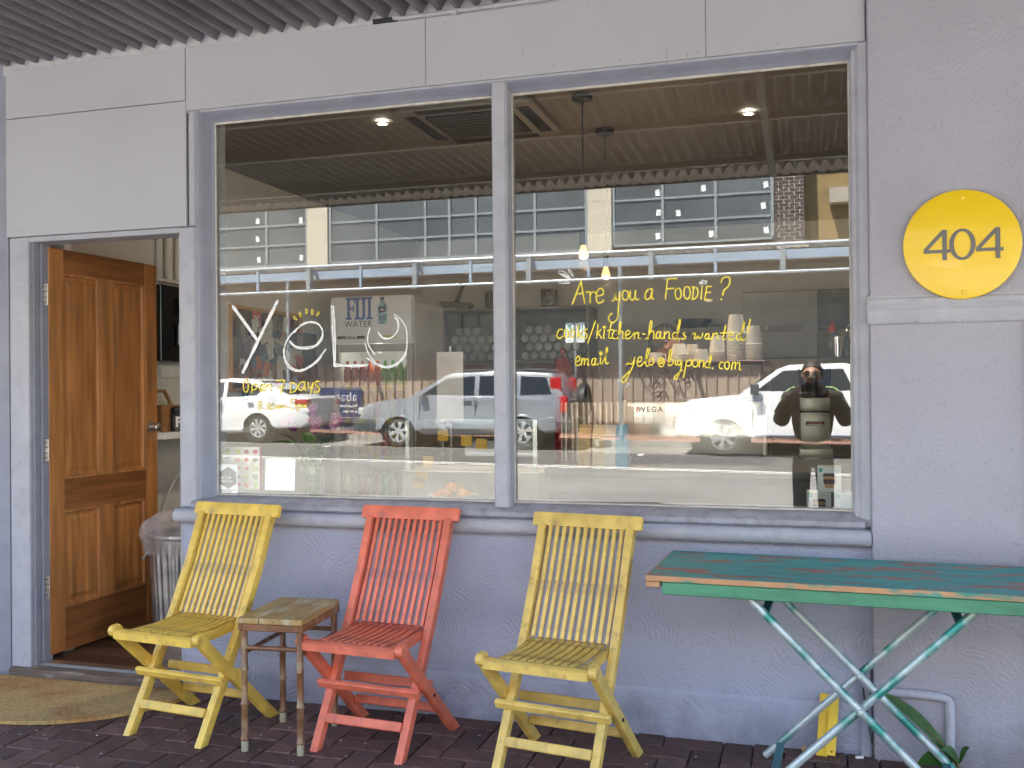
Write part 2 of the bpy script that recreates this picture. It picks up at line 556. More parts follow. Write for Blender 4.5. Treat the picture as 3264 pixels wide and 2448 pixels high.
# moulded string course under the sill
pts = []
for k in range(9):
    a = -PI / 2 + PI * k / 8
    pts.append((-.030 - .024 * math.cos(a), .828 + .031 * math.sin(a)))
sc = MB().prism([(.03, .797)] + pts + [(-.020, .862), (.03, .862)], -2.835, .242, 'x', .006).build("string_course", TRIM, shop, 40)
MB().prism([(.10, .864), (-.026, .864), (-.034, .872), (-.034, .889), (-.026, .896), (.10, .930)], -2.75, .222, 'x', .003).build("window_sill", SILLP, shop, 40)
# wall strips beside and above the opening
MB().box((-2.815, -.012, .865), (-2.728, .25, 2.184), .008).build("wall_strip", TRIM, shop)
MB().box((-2.765, -.0095, 2.187), (-2.728, .25, 2.727), .006).build("wall_strip", TRIM, shop)
MB().box((-3.905, .017, 2.732), (.243, .25, 4.7)).build("upper_wall", PIERM, shop)
MB().box((-3.813, .017, 2.188), (-2.766, .25, 2.7315)).build("upper_wall", PIERM, shop)
MB().box((.188, .012, .80), (.26, .25, 2.73)).build("wall_strip", TRIM, shop)
# right-hand pier, proud of the wall, with its own band mouldings
MB().box((.243, -.05, -.05), (2.4, .30, 4.7), .012, 2).build("pier", PIERM, shop, 40)
pb = []
for k in range(7):
    a = -PI / 2 + PI * k / 6
    pb.append((-.055 - .011 * math.cos(a), 1.724 + .015 * math.sin(a)))
MB().prism([(-.03, 1.640), (-.060, 1.640), (-.066, 1.648), (-.066, 1.690), (-.060, 1.697), (-.056, 1.706)] + pb[1:] + [(-.055, 1.746), (-.03, 1.752)], .232, .770, 'x', .005).build("pier_moulding", TRIM, shop, 40)
MB().box((.770, -.066, -.05), (.783, -.03, 1.72), .003).build("pier_edge", PIERM, shop)
# left pier beyond the door
MB().box((-6.5, -.045, -.05), (-3.905, .30, 4.7), .012, 2).build("pier", PIERM, shop, 40)
MB().prism([(-3.905, -.035), (-3.815, -.004), (-3.815, .25), (-3.905, .25)], -.05, 3.6, 'z', .004).build("pier_return", REVEAL, shop)
# flat fascia sheets
for a, b in (((-3.813, 2.779), (-2.772, 3.022)), ((-3.813, 2.187), (-2.770, 2.775)), ((-2.768, 2.728), (-1.5605, 3.024)), ((-1.5585, 2.728), (-.361, 3.024)), ((-.359, 2.728), (.238, 3.024))):
    MB().box((a[0], -.018, a[1]), (b[0], -.004, b[1]), .0015).build("fascia_panel", PANEL, shop)
NAIL = mat("painted_nail", (.30, .29, .31), .6)
for k in range(26):
    x = -3.74 + .152 * k + rnd.uniform(-.02, .02)
    z = 2.990 + rnd.uniform(-.006, .006) if k % 2 else (2.752 + rnd.uniform(-.006, .006) if x > -2.7 else 2.215)
    if x < .2:
        MB().lathe([(.0036, -.0186), (.0028, -.0192), (.0008, -.0194)], 8, (x, 0, z), 'y').build("nail_head", NAIL, shop)
RUST = mat("rust_stain", (.30, .20, .15), .8, var=.2)
for x, z0, l in ((-.515, 2.735, .055), (-.435, 2.733, .018), (-1.12, 2.812, .02)):
    MB().box((x - .0012, -.0186, z0), (x + .0012, -.0181, z0 + l)).build("rust_streak", RUST, shop)
MB().box((-3.82, -.0045, 2.72), (.24, .03, 3.2)).build("backing_beam", TRIM, shop)
# mortar packed between the wall head and the corrugations
mo = MB()
prof = [(-9.0, 3.020)]
x = -9.0
while x < 2.0:
    prof.append((x, 3.052 + .014 * math.cos(2 * PI * x / .085) + rnd.uniform(-.004, .004)))
    x += .0212
mo.prism([(-9.0, 3.0)] + prof[1:] + [(prof[-1][0], 3.0)], -.010, .02, 'y')
mo.build("mortar_fill", mat("lime_mortar", (.44, .43, .45), .8, var=.12, scale=25, bump=.4, bscale=60), shop)
MB().box((-1.807, -.020, 3.0265), (-1.69, -.0105, 3.046)).build("painted_gap_shadow", BLACKM, shop)  # black strip painted in as the shade of a gap in the mortar

# window frame: four splayed timbers, each a part of the frame
frame = MB().prism([(-2.728, -.005), (-2.705, -.011), (-2.694, .000), (-2.668, .038), (-2.655, .047), (-2.655, .085), (-2.728, .10)], .905, 2.727, 'z', .002).build("window_frame", REVEAL, shop)
MB().prism([(-.004, 2.7275), (-.004, 2.716), (.006, 2.708), (.034, 2.690), (.047, 2.678), (.085, 2.678), (.085, 2.7275)], -2.728, .222, 'x', .002).build("head_timber", REVEAL, frame)
MB().prism([(.182, .085), (.182, .045), (.194, .036), (.205, .004), (.212, -.006), (.242, -.012), (.242, .085)], .87, 2.727, 'z', .002).build("jamb_timber", TRIM, frame)
MB().prism([(-1.266, .045), (-1.266, .000), (-1.258, -.012), (-1.206, -.012), (-1.197, .000), (-1.192, .045), (-1.192, .09), (-1.266, .09)], .905, 2.716, 'z', .002).build("mullion", TRIM, frame)
# putty beads
for a, b in (((-2.655, 2.6675), (-1.266, 2.678)), ((-1.192, 2.6675), (.182, 2.678)), ((-2.655, .921), (-1.266, .928)), ((-1.192, .921), (.182, .928))):
    MB().box((a[0], .042, a[1]), (b[0], .054, b[1]), .002).build("putty_bead", PUTTY, frame)
for x0, x1 in ((-2.6555, -2.648), (-1.199 + .007, -1.186), (.176, .1825)):
    MB().box((x0, .043, .928), (x1, .054, 2.6675), .002).build("putty_bead", PUTTY, frame)
MB().box((-2.664, .055, .915), (-1.262, .061, 2.684)).build("window_pane", GLASS, shop)
MB().box((-1.196, .055, .915), (.190, .061, 2.684)).build("window_pane", GLASS, shop)

# door frame and door
df = MB().box((-3.813, .0, -.02), (-3.696, .12, 2.187), .004).build("door_frame", TRIM, shop)
MB().box((-3.6955, .022, -.02), (-3.684, .060, 2.166), .002).build("frame_stop", REVEAL, df)
MB().box((-3.700, .062, -.02), (-3.672, .125, 2.166), .002).build("frame_rebate", REVEAL, df)
MB().box((-3.6955, .001, 2.160), (-2.815, .12, 2.187), .003).build("door_head", TRIM, df)
MB().box((-2.828, .003, -.02), (-2.815, .25, 2.16), .003).build("door_jamb", TRIM, df)
THR = mat("weathered_step", (.135, .095, .075), .8, var=.4, scale=6, stretch=(1, 8, 8), second=(.28, .24, .20), mix=(.56, .68), mscale=5, mstretch=(1, 5, 5), bump=.3)
MB().box((-3.80, -.035, -.03), (-2.82, .06, .045), .008, 2).build("door_step", THR, shop)
MB().prism([(.035, .046), (.045, .058), (.095, .060), (.105, .046)], -3.69, -2.83, 'x', .002).build("threshold_strip", STEEL, shop)

HX, HY = -3.690, .105
door = MB().box((0, -.020, .075), (.10, .020, 2.150), .003).build("door", DOORW, shop, label="open varnished timber door with four sunken panels")
door.location = (HX, HY, 0)
door.rotation_euler = (0, 0, math.radians(87.6))
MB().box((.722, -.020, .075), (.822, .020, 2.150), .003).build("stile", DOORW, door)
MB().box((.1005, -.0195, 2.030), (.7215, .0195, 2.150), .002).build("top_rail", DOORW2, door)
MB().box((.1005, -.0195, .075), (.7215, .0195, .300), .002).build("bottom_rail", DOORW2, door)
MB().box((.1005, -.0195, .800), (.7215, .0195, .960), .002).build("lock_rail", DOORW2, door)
for z0, z1 in ((.3005, .7995), (.9605, 2.0295)):
    MB().box((.366, -.0195, z0), (.456, .0195, z1), .002).build("muntin", DOORW, door)
    for x0, x1 in ((.1005, .3655), (.4565, .7215)):
        p = MB()
        for sgn in (1, -1):
            # bevelled field: outer rim low, inner field raised
            a = [(x0, z0), (x1, z0), (x1, z1), (x0, z1)]
            b = [(x0 + .030, z0 + .030), (x1 - .030, z0 + .030), (x1 - .030, z1 - .030), (x0 + .030, z1 - .030)]
            c = [(x0 + .055, z0 + .055), (x1 - .055, z0 + .055), (x1 - .055, z1 - .055), (x0 + .055, z1 - .055)]
            for P, Q, ya, yb in ((a, b, .0035, .0035), (b, c, .0035, .0095)):
                for k in range(4):
                    p.quad((P[k][0], sgn * ya, P[k][1]), (P[(k + 1) % 4][0], sgn * ya, P[(k + 1) % 4][1]), (Q[(k + 1) % 4][0], sgn * yb, Q[(k + 1) % 4][1]), (Q[k][0], sgn * yb, Q[k][1]))
            p.quad(*[(q[0], sgn * .0095, q[1]) for q in c])
        bmesh.ops.remove_doubles(p.b, verts=p.b.verts, dist=1e-5)
        p.build("door_panel", DOORW, door)
        # cove moulding round the panel on both faces
        for sgn in (1, -1):
            for (q0, q1) in (((x0, z0), (x1, z0)), ((x1, z0), (x1, z1)), ((x1, z1), (x0, z1)), ((x0, z1), (x0, z0))):
                cx, cz = (x0 + x1) / 2, (z0 + z1) / 2
                ins = lambda q, t: (q[0] + (t if q[0] < cx else -t), q[1] + (t if q[1] < cz else -t))
                a0, a1, b0, b1 = q0, q1, ins(q0, .013), ins(q1, .013)
                v = [(a0[0], sgn * .0190, a0[1]), (a1[0], sgn * .0190, a1[1]), (b1[0], sgn * .0175, b1[1]), (b0[0], sgn * .0175, b0[1]),
                     (a0[0], sgn * .0040, a0[1]), (a1[0], sgn * .0040, a1[1]), (ins(q1, .018)[0], sgn * .0040, ins(q1, .018)[1]), (ins(q0, .018)[0], sgn * .0040, ins(q0, .018)[1])]
                MB().hexa(v).build("panel_moulding", DOORW, door)
HINGE = mat("hinge_steel", (.55, .50, .44), .38, 1.0, var=.15, scale=40)
for hz in (1.905, 1.12, .43):
    h = MB().lathe([(.0001, -.062), (.0065, -.060), (.0065, -.030)], 10).lathe([(.0065, -.029), (.0065, .0)], 10).lathe([(.0065, .001), (.0065, .030)], 10).lathe([(.0065, .031), (.0065, .060), (.0001, .063)], 10).build("hinge", HINGE, shop, 40)
    h.location = (HX + .008, HY - .035, hz)
    h1 = MB().box((-.042, -.001, -.055), (-.003, .002, .055), .0008).build("hinge_leaf", HINGE, h)
    h2 = MB().box((.003, -.001, -.055), (.040, .002, .055), .0008).build("hinge_leaf", HINGE, h)
    for sx in (-.030, -.016, .016, .030):
        for sz in (-.040, -.014, .014, .040):
            MB().lathe([(.0034, -.002), (.0030, 0.0), (.0012, .0004)], 8, (sx + (.006 if (sz in (-.014, .014)) else 0) * (1 if sx > 0 else -1) * .5, -.0016, sz), 'y').build("screw", BLACKM, h)
for sgn in (1, -1):
    kb = MB().lathe([(.030, 0), (.030, .006), (.011, .008), (.010, .026), (.019, .030), (.026, .040), (.027, .050), (.022, .060), (.006, .064)], 20, (.762, 0, 1.205), 'y')
    if sgn > 0:
        kb.xf(Matrix.Scale(-1, 4, (0, 1, 0)))
    kn = kb.build("door_knob", STEEL, door, 40)
    kn.location = (0, -.0205 if sgn > 0 else .0205, 0)

# the room behind: walls, floor, ceiling
for x0, x1 in ((-3.99, -3.845),):
    MB().box((x0, .31, -.02), (x1, 6.4, 3.3)).build("interior_wall", CREAM, shop)
MB().box((-3.99, 5.6, -.02), (2.4, 5.75, 3.3)).build("interior_wall", CREAM, shop)
MB().box((1.6, .31, -.02), (1.75, 5.6, 3.3)).build("interior_wall", CREAM, shop)
MB().box((-3.84, .251, .0), (-3.70, .305, 3.0)).build("interior_wall", CREAM, shop)
fl = MB().box((-3.99, .10, -.05), (2.4, 5.7, .030)).build("floor", BOARDM, shop)
y = .11
k = 0
while y < 1.9:
    MB().box((-3.84, y, .031), (-1.2, y + .128, .056), .002).build("floorboard", BOARDM, fl)
    y += .131
MB().box((-3.84, 1.91, .031), (1.6, 5.6, .052)).build("floor_sheet", BOARDM, fl)
ce = MB().box((-3.99, .26, 2.96), (1.75, 5.7, 3.06)).build("ceiling", CEILM, shop)
# roof and rear of the building, which keep the sun off the front
MB().box((-9, .35, 3.35), (9, 9.5, 3.55)).build("roof", IRON, shop)
MB().box((-9, -.02, 3.30), (-6.5, .3, 4.7)).build("parapet", PIERM, shop)
MB().box((2.4, -.04, -.05), (9, .3, 4.7)).build("neighbour_wall", PIERM, shop)
MB().box((-9, -.04, -.05), (-6.5, .3, 3.30)).build("neighbour_wall", PIERM, shop)
MB().box((-9, 9.3, -.05), (9, 9.5, 3.4)).build("rear_wall", PIERM, shop)
MB().box((-9.1, .3, -.05), (-9, 9.5, 3.4)).build("side_wall", PIERM, shop)
MB().box((9, .3, -.05), (9.1, 9.5, 3.4)).build("side_wall", PIERM, shop)

# ------------------------------------------------------------------ street awning
aw = thing("street_awning", "grey painted corrugated iron awning over the footpath in front of the cafe", "awning")
def corr(x0, x1, pitch, amp, yA, zA, yB, zB, m, th=.002, n=10):
    mb = MB()
    N = int(round((x1 - x0) / pitch * n))
    rows = []
    for (yy, zz) in ((yA, zA), (yB, zB)):
        top, bot = [], []
        for i in range(N + 1):
            x = x0 + (x1 - x0) * i / N
            ph = 2 * PI * x / pitch
            z = zz + amp * (math.cos(ph) - .18 * math.cos(2 * ph))
            bot.append(mb.b.verts.new((x, yy, z)))
            top.append(mb.b.verts.new((x, yy, z + th)))
        rows.append((bot, top))
    (b0, t0), (b1, t1) = rows
    for i in range(N):
        mb.b.faces.new((b0[i], b1[i], b1[i + 1], b0[i + 1]))
        mb.b.faces.new((t0[i], t0[i + 1], t1[i + 1], t1[i]))
        mb.b.faces.new((b0[i], b0[i + 1], t0[i + 1], t0[i]))
        mb.b.faces.new((b1[i], t1[i], t1[i + 1], b1[i + 1]))
    mb.b.faces.new((b0[0], t0[0], t1[0], b1[0])); mb.b.faces.new((b0[-1], b1[-1], t1[-1], t0[-1]))
    return mb
me = None
k = 0
x = -9.35
while x < 6.5:
    o = corr(x, x + .857, .0855, .025, -.002, 3.073 + .003 * (k % 2), -3.30, 3.022 + .003 * (k % 2), IRON).build("corrugated_sheet", IRON, aw, 30)
    x += .855
    k += 1
for yy, zz in ((-1.05, 3.057), (-1.82, 3.044), (-2.86, 3.028)):
    MB().box((-9.3, yy - .022, zz - .070), (6.5, yy + .022, zz - .029)).build("purlin", TIMBERP, aw)
for xx in (-8.6, -6.6, -5.3, -.20, 2.6, 4.9):
    MB().bar((xx, -.03, 2.985), (xx, -3.24, 2.955), .045, .05, bev=.004).build("rafter", IRON, aw)
MB().box((-9.4, -3.385, 2.958), (6.6, -3.335, 3.10), .004).build("awning_fascia", mat("dark_fascia_paint", (.050, .042, .036), .7), aw)
for xx in (-7.2, 3.4):
    MB().sweep([(xx, -3.25, -.05), (xx, -3.25, 3.02)], .045, 12).build("awning_post", IRON, aw, 40)
# painted conduit clipped along the wall head
cond = MB().sweep([(-1.705, -.030, 3.038), (-1.66, -.030, 3.030), (-1.3, -.030, 3.0335), (.23, -.030, 3.050)], .0105, 10).build("conduit", TRIM, shop, 40)
for xx in (-1.42, -.72, -.05):
    MB().lathe([(.0155, -.012), (.0155, .012)], 12, (xx, -.030, 3.0325 + (xx + 1.3) * .0115), 'x').build("conduit_clip", TRIM, cond, 40)

# ------------------------------------------------------------------ folding slatted chairs
def chair_paint(name, col, worn):
    return mat(name, col, .46, var=.22, scale=9, stretch=(1.5, 1.5, 1.5), bump=.16, bscale=60, second=worn, mix=(.57, .74), mscale=19, mstretch=(1, 1, 1), detail=7, objvar=.07)
YEL = chair_paint("yellow_chair_paint", (.72, .48, .085), (.46, .31, .085))
YEL2 = chair_paint("faded_yellow_chair_paint", (.68, .475, .12), (.42, .27, .08))
RED = chair_paint("coral_chair_paint", (.68, .165, .095), (.46, .13, .09))

def rectsweep(pts, w, t, bev=.003):
    """Timber of rectangular section (w across x, t in the side plane) following a side-view path (y,z)."""
    mb = MB()
    P = [Vector(p) for p in pts]
    n = len(P)
    rows = []
    for i, p in enumerate(P):
        d = (P[min(i + 1, n - 1)] - P[max(i - 1, 0)]).normalized()
        nn = Vector((-d.y, d.x)) * t / 2
        a, b = p + nn, p - nn
        rows.append([mb.b.verts.new((sx, q.x, q.y)) for q, sx in ((a, -w / 2), (a, w / 2), (b, w / 2), (b, -w / 2))])
    for r0, r1 in zip(rows, rows[1:]):
        for k in range(4):
            mb.b.faces.new((r0[k], r0[(k + 1) % 4], r1[(k + 1) % 4], r1[k]))
    mb.b.faces.new(rows[0][::-1]); mb.b.faces.new(rows[-1])
    bmesh.ops.recalc_face_normals(mb.b, faces=mb.b.faces)
    ed = [e for e in mb.b.edges if e.calc_face_angle(0) > .5]
    bmesh.ops.bevel(mb.b, geom=ed, offset=bev, segments=2, profile=.5, affect='EDGES', clamp_overlap=True)
    return mb

def cut_feet(mb):
    bmesh.ops.bisect_plane(mb.b, geom=mb.b.verts[:] + mb.b.edges[:] + mb.b.faces[:], plane_co=(0, 0, .0005), plane_no=(0, 0, -1), clear_outer=True)
    ed = [e for e in mb.b.edges if e.is_boundary]
    if ed: bmesh.ops.holes_fill(mb.b, edges=ed)
    return mb

def make_chair(m, label):
    t = thing("folding_chair", label, "chair", group="folding slat chairs along the wall")
    # long frame: front foot up to the crest rail
    back_path = [(-.232, -.03), (.005, .380), (.052, .465), (.150, .660), (.236, .862)]
    for sx in (-1, 1):
        o = cut_feet(rectsweep(back_path, .032, .040)).build("back_stile", m, t, 35)
        o.location = (sx * .186, 0, 0)
    cr = [(.219, .858), (.245, .850), (.262, .893), (.258, .903), (.244, .908), (.236, .900)]
    mb = MB().prism(cr, -.232, .232, 'x', .007, 2)
    mb.build("crest_rail", m, t, 40)
    # back slats
    def bp(z):
        for (y0, z0), (y1, z1) in zip(back_path, back_path[1:]):
            if z0 <= z <= z1: return y0 + (y1 - y0) * (z - z0) / (z1 - z0)
    me = rectsweep([(bp(.452), .452), (bp(.66), .66), (bp(.859), .859)], .0155, .013, .002).mesh("back_slat", m, 35)
    for k in range(11):
        o = link("back_slat", me, t)
        o.location = (-.1508 + .03016 * k, 0, 0)
    # short frame: knuckle at the seat front down to the rear foot
    for sx in (-1, 1):
        o = cut_feet(rectsweep([(-.262, .446), (-.222, .398), (.232, -.03)], .028, .044)).build("rear_leg", m, t, 35)
        o.location = (sx * .2165, 0, 0)
        MB().lathe([(.004, -.0165), (.021, -.0155), (.024, -.011), (.024, .011), (.021, .0155), (.004, .0165)], 20, (sx * .2165, -.262, .434), 'x').build("knuckle", m, t, 40)
    # seat: front rail, side rails and slats running front to back, slightly dished
    MB().prism([(-.286, .408), (-.244, .404), (-.240, .436), (-.252, .444), (-.276, .444), (-.288, .436)], -.2015, .2015, 'x', .004, 2).build("seat_front_rail", m, t, 40)
    for sx in (-1, 1):
        o = rectsweep([(-.239, .420), (-.10, .415), (.058, .428)], .020, .036).build("seat_side_rail", m, t, 35)
        o.location = (sx * .157, 0, 0)
    me = rectsweep([(-.2395, .438), (-.16, .435), (-.06, .434), (.04, .440), (.068, .444)], .0215, .012, .002).mesh("seat_slat", m, 35)
    for k in range(9):
        o = link("seat_slat", me, t)
        o.location = (-.1264 + .0316 * k, 0, 0)
    MB().box((-.166, .034, .404), (.166, .054, .424), .003).build("seat_rear_rail", m, t)
    # stretchers
    MB().bar((-.228, -.128, .236), (.228, -.128, .236), .020, .034, up=(0, -.5, .86), bev=.003).build("stretcher", m, t)
    MB().bar((-.169, -.172, .116), (.169, -.172, .116), .018, .036, up=(0, .5, .86), bev=.003).build("stretcher", m, t)
    MB().bar((-.2015, .028, .226), (.2015, .028, .226), .018, .036, up=(0, .2, 1), bev=.003).build("stretcher", m, t)
    MB().bar((-.2015, .115, .104), (.2015, .115, .104), .018, .034, up=(0, .5, .86), bev=.003).build("stretcher", m, t)
    for sx in (-1, 1):
        MB().lathe([(.007, -.002), (.007, .003), (.003, .005)], 10, (sx * .2325, -.013, .200), 'x').build("pivot_bolt", BLACKM, t)
    return t

ch = make_chair(YEL, "yellow folding slat chair nearest the open doorway")
ch.location = (-2.462, -.375, 0); ch.rotation_euler.z = math.radians(-7)
ch2 = copy_tree(ch, None, "coral red folding slat chair beside the small bamboo side table", {"yellow_chair_paint": RED})
ch2.location = (-1.640, -.325, 0); ch2.rotation_euler.z = math.radians(-5)
ch3 = copy_tree(ch, None, "yellow folding slat chair nearest the green trestle table", {"yellow_chair_paint": YEL2})
ch3.location = (-.868, -.400, 0); ch3.rotation_euler.z = math.radians(-9)

# ------------------------------------------------------------------ bamboo side table
BAMB = mat("brown_bamboo_cane", (.185, .080, .034), .38, var=.35, scale=10, stretch=(3, 3, 1), second=(.30, .215, .11), mix=(.52, .68), mscale=6, mstretch=(2, 2, 2), bump=.1)
BAMBG = mat("greyed_cane", (.30, .27, .18), .5, var=.25, scale=12, stretch=(4, 4, 1))
TOPW = mat("worn_olive_timber", (.34, .225, .085), .55, var=.3, scale=9, stretch=(5, 1, 5), second=(.42, .37, .25), mix=(.50, .64), mscale=5, mstretch=(3, 1, 3), bump=.2, bscale=50)
st = thing("side_table", "small side table with bamboo style cane legs and worn timber top", "side table", (-2.006, -.425, 0), math.radians(4.5))
for k in range(3):
    a = -.134 + .0895 * k
    MB().box((a + .0008, -.192, .503), (a + .0887, .192, .526), .003, 2).build("top_board", TOPW, st)
for sx in (-1, 1):
    MB().box((sx * .128 - .008, -.188, .474), (sx * .128 + .008, .188, .5025), .003).build("apron", BAMB, st)
for sy in (-1, 1):
    MB().box((-.1195, sy * .180 - .008, .474), (.1195, sy * .180 + .008, .5025), .003).build("apron", BAMB, st)
for sx in (-1, 1):
    for sy in (-1, 1):
        pr = [(.0125, 0), (.013, .004)]
        for nz in (.048, .185, .32):
            pr += [(.0128, nz - .008), (.0165, nz - .003), (.0170, nz), (.0165, nz + .003), (.0128, nz + .008)]
        pr += [(.0132, .4735)]
        lo = MB().lathe(pr, 14, (sx * .117, sy * .170, 0)).build("leg", BAMB, st, 40)
        MB().lathe([(.0140, 0), (.0140, .040), (.0135, .041)], 14, (sx * .117, sy * .170, .0005)).build("foot_sleeve", BAMBG, lo, 40)
for sy in (-1, 1):
    MB().sweep([(-.1045, sy * .170, .405), (.1045, sy * .170, .405)], .0095, 12).build("stretcher", BAMB, st, 40)
for sx in (-1, 1):
    MB().sweep([(sx * .117, -.157, .385), (sx * .117, .157, .385)], .0095, 12).build("stretcher", BAMB, st, 40)

# ------------------------------------------------------------------ green trestle table
TEAL = mat("worn_teal_table_paint", (.042, .30, .29), .5, var=.16, scale=6, stretch=(1, 6, 1), second=(.34, .13, .10), mix=(.54, .58), mscale=3.4, mstretch=(1.5, 5.0, 3), bump=.12, bscale=40, detail=8)
TEALE = mat("worn_table_edge", (.050, .23, .17), .5, var=.2, scale=9, second=(.46, .24, .115), mix=(.42, .50), mscale=6, mstretch=(1, 3, 3), bump=.2)
TEALG = mat("green_table_rail", (.062, .24, .135), .5, var=.2, scale=8, stretch=(1, 5, 5), second=(.045, .15, .085), mix=(.55, .68), mscale=8)
TUBE = mat("teal_tube_rubbed_to_metal", (.045, .27, .225), .36, var=.15, scale=8, second=(.46, .53, .54), mix=(.40, .52), mscale=9, mstretch=(1, 1, 1), metal=.35)
gt = thing("trestle_table", "folding trestle table with chipped teal plank top and crossed tube legs", "table", (.180, -.385, 0), math.radians(-2.6))
# planks along the table, ends showing bare timber
ys = [-.270, -.160, -.052, .062, .166, .262]
for a, b in zip(ys, ys[1:]):
    MB().box((-.690, a + .0008, .745), (.700, b - .0008, .766), .0022, 2).build("plank", TEAL, gt)
MB().box((-.693, -.2745, .747), (.703, -.2705, .7655), .001).build("edge_strip", TEALE, gt)
MB().box((-.6945, -.2700, .747), (-.6905, .262, .7655), .001).build("edge_strip", TEALE, gt)
for sx, x in ((-1, -.672), (1, .672)):
    MB().box((x - .024, -.262, .722), (x + .024, .255, .7445), .003).build("cleat", TEALE, gt)
MB().box((-.640, -.262, .700), (.640, -.240, .7445), .003).build("apron_rail", TEALG, gt)
MB().box((-.640, .232, .700), (.640, .254, .7445), .003).build("apron_rail", TEALG, gt)
piv = .336
def xleg(y, s, off):
    a = (-s * .362, y + off, .704)
    b = (s * .345, y + off, .004)
    return MB().sweep([a, b], .0138, 14).build("leg", TUBE, gt, 40)
for y in (-.195, .245):
    for s, off in ((1, -.017), (-1, .017)):
        xleg(y if y < 0 else y - .02, s, off)
    MB().lathe([(.004, -.040), (.010, -.038), (.010, .038), (.004, .040)], 12, (0.0, y if y < 0 else y - .02, .3475), 'y').build("pivot_bolt", TUBE, gt, 40)
for s in (-1, 1):
    for x, z in ((s * .285, .066), (s * .305, .640)):
        off = -.017 if (x > 0) == (z < .3) else .017
        MB().bar((x, -.178 + (0 if off < 0 else .034), z), (x, .21 + off - .016, z), .028, .012, bev=.002).build("cross_bar", mat("cross_bar_paint", (.05, .17, .20), .5, var=.2), gt)

# ------------------------------------------------------------------ doormat, bin, sign and small things by the wall
coir = mat("coir_mat", (.46, .30, .115), .95, var=.35, scale=70, bump=.9, bscale=160, second=(.40, .20, .065), mix=(.50, .66), mscale=3.2, detail=8)
mb = MB()
out = []
for k in range(33):
    a = PI + PI * k / 32
    out.append((-3.33 + .62 * math.cos(a), -.058 + .560 * math.sin(a)))
mb.prism(out[::-1], .004, .020, 'z', .004, 2)
dm = mb.build("doormat", coir, None, 40)
tag(dm, "half round tan coir doormat in front of the open doorway", "doormat")

GALV = mat("galvanised_steel", (.48, .49, .50), .38, .9, var=.3, scale=7, second=(.33, .34, .36), mix=(.45, .6), mscale=9)
bn = thing("rubbish_bin", "ribbed galvanised rubbish bin just inside the doorway", "bin", (-3.300, .74, .058))
mb = MB()
NR = 120
def binf(u, v):
    a = 2 * PI * u
    r = .180 + .030 * v + (.0045 * math.cos(30 * a) if .06 < v < .90 else 0)
    return (r * math.cos(a), r * math.sin(a), .56 * v)
mb.grid(binf, NR * 2, 20)
mb.build("bin_body", GALV, bn, 60)
MB().lathe([(.211, .545), (.220, .549), (.224, .560), (.220, .571), (.209, .573), (.205, .56)], 40, cap=False).build("rim", GALV, bn, 50)
MB().lathe([(.001, .002), (.181, .004), (.184, .02), (.183, .03)], 40).build("bin_base", GALV, bn, 40)
for a0 in (200, 340):
    a = math.radians(a0)
    c, s_ = math.cos(a), math.sin(a)
    MB().sweep([(.205 * c - .05 * s_, .205 * s_ + .05 * c, .47), (.235 * c - .05 * s_, .235 * s_ + .05 * c, .43), (.235 * c + .05 * s_, .235 * s_ - .05 * c, .43), (.205 * c + .05 * s_, .205 * s_ - .05 * c, .47)], .005, 8).build("handle", GALV, bn, 40)
# cling of clear plastic over the rim
pl = bpy.data.materials.new("clear_bin_liner"); pl.use_nodes = True
N, L = pl.node_tree.nodes, pl.node_tree.links
N.clear()
o_ = N.new("ShaderNodeOutputMaterial"); m_ = N.new("ShaderNodeMixShader"); m_.inputs[0].default_value = .34
t_ = N.new("ShaderNodeBsdfTransparent"); t_.inputs[0].default_value = (.96, .95, .95, 1)
p_ = N.new("ShaderNodeBsdfPrincipled"); p_.inputs["Base Color"].default_value = (.62, .56, .56, 1); p_.inputs["Roughness"].default_value = .18
L.new(t_.outputs[0], m_.inputs[1]); L.new(p_.outputs[0], m_.inputs[2]); L.new(m_.outputs[0], o_.inputs[0])
mb = MB()
R = random.Random(7)
ph = [R.uniform(0, 6.28) for _ in range(6)]
def linf(u, v):
    a = 2 * PI * u
    w = .012 * math.sin(9 * a + ph[0] + 4 * v) + .008 * math.sin(17 * a + ph[1] - 7 * v) + .006 * math.sin(31 * a + ph[2])
    if v < .45:
        t = v / .45
        r, z = .246 + w - .018 * (1 - t), .47 + .10 * t + .5 * w
    else:
        t = (v - .45) / .55
        r, z = .246 * (1 - t) ** .6 + .02 * t + w * (1 - t), .575 + .085 * math.sin(t * 2.2) + w * 1.4
    return (r * math.cos(a), r * math.sin(a), z)
mb.grid(linf, 120, 16)
tag(mb.build("bin_liner", pl, None, 60), "clear plastic liner bag puffed over the rubbish bin rim", "bin bag")
bpy.data.objects["bin_liner"].location = (-3.300, .74, .058)

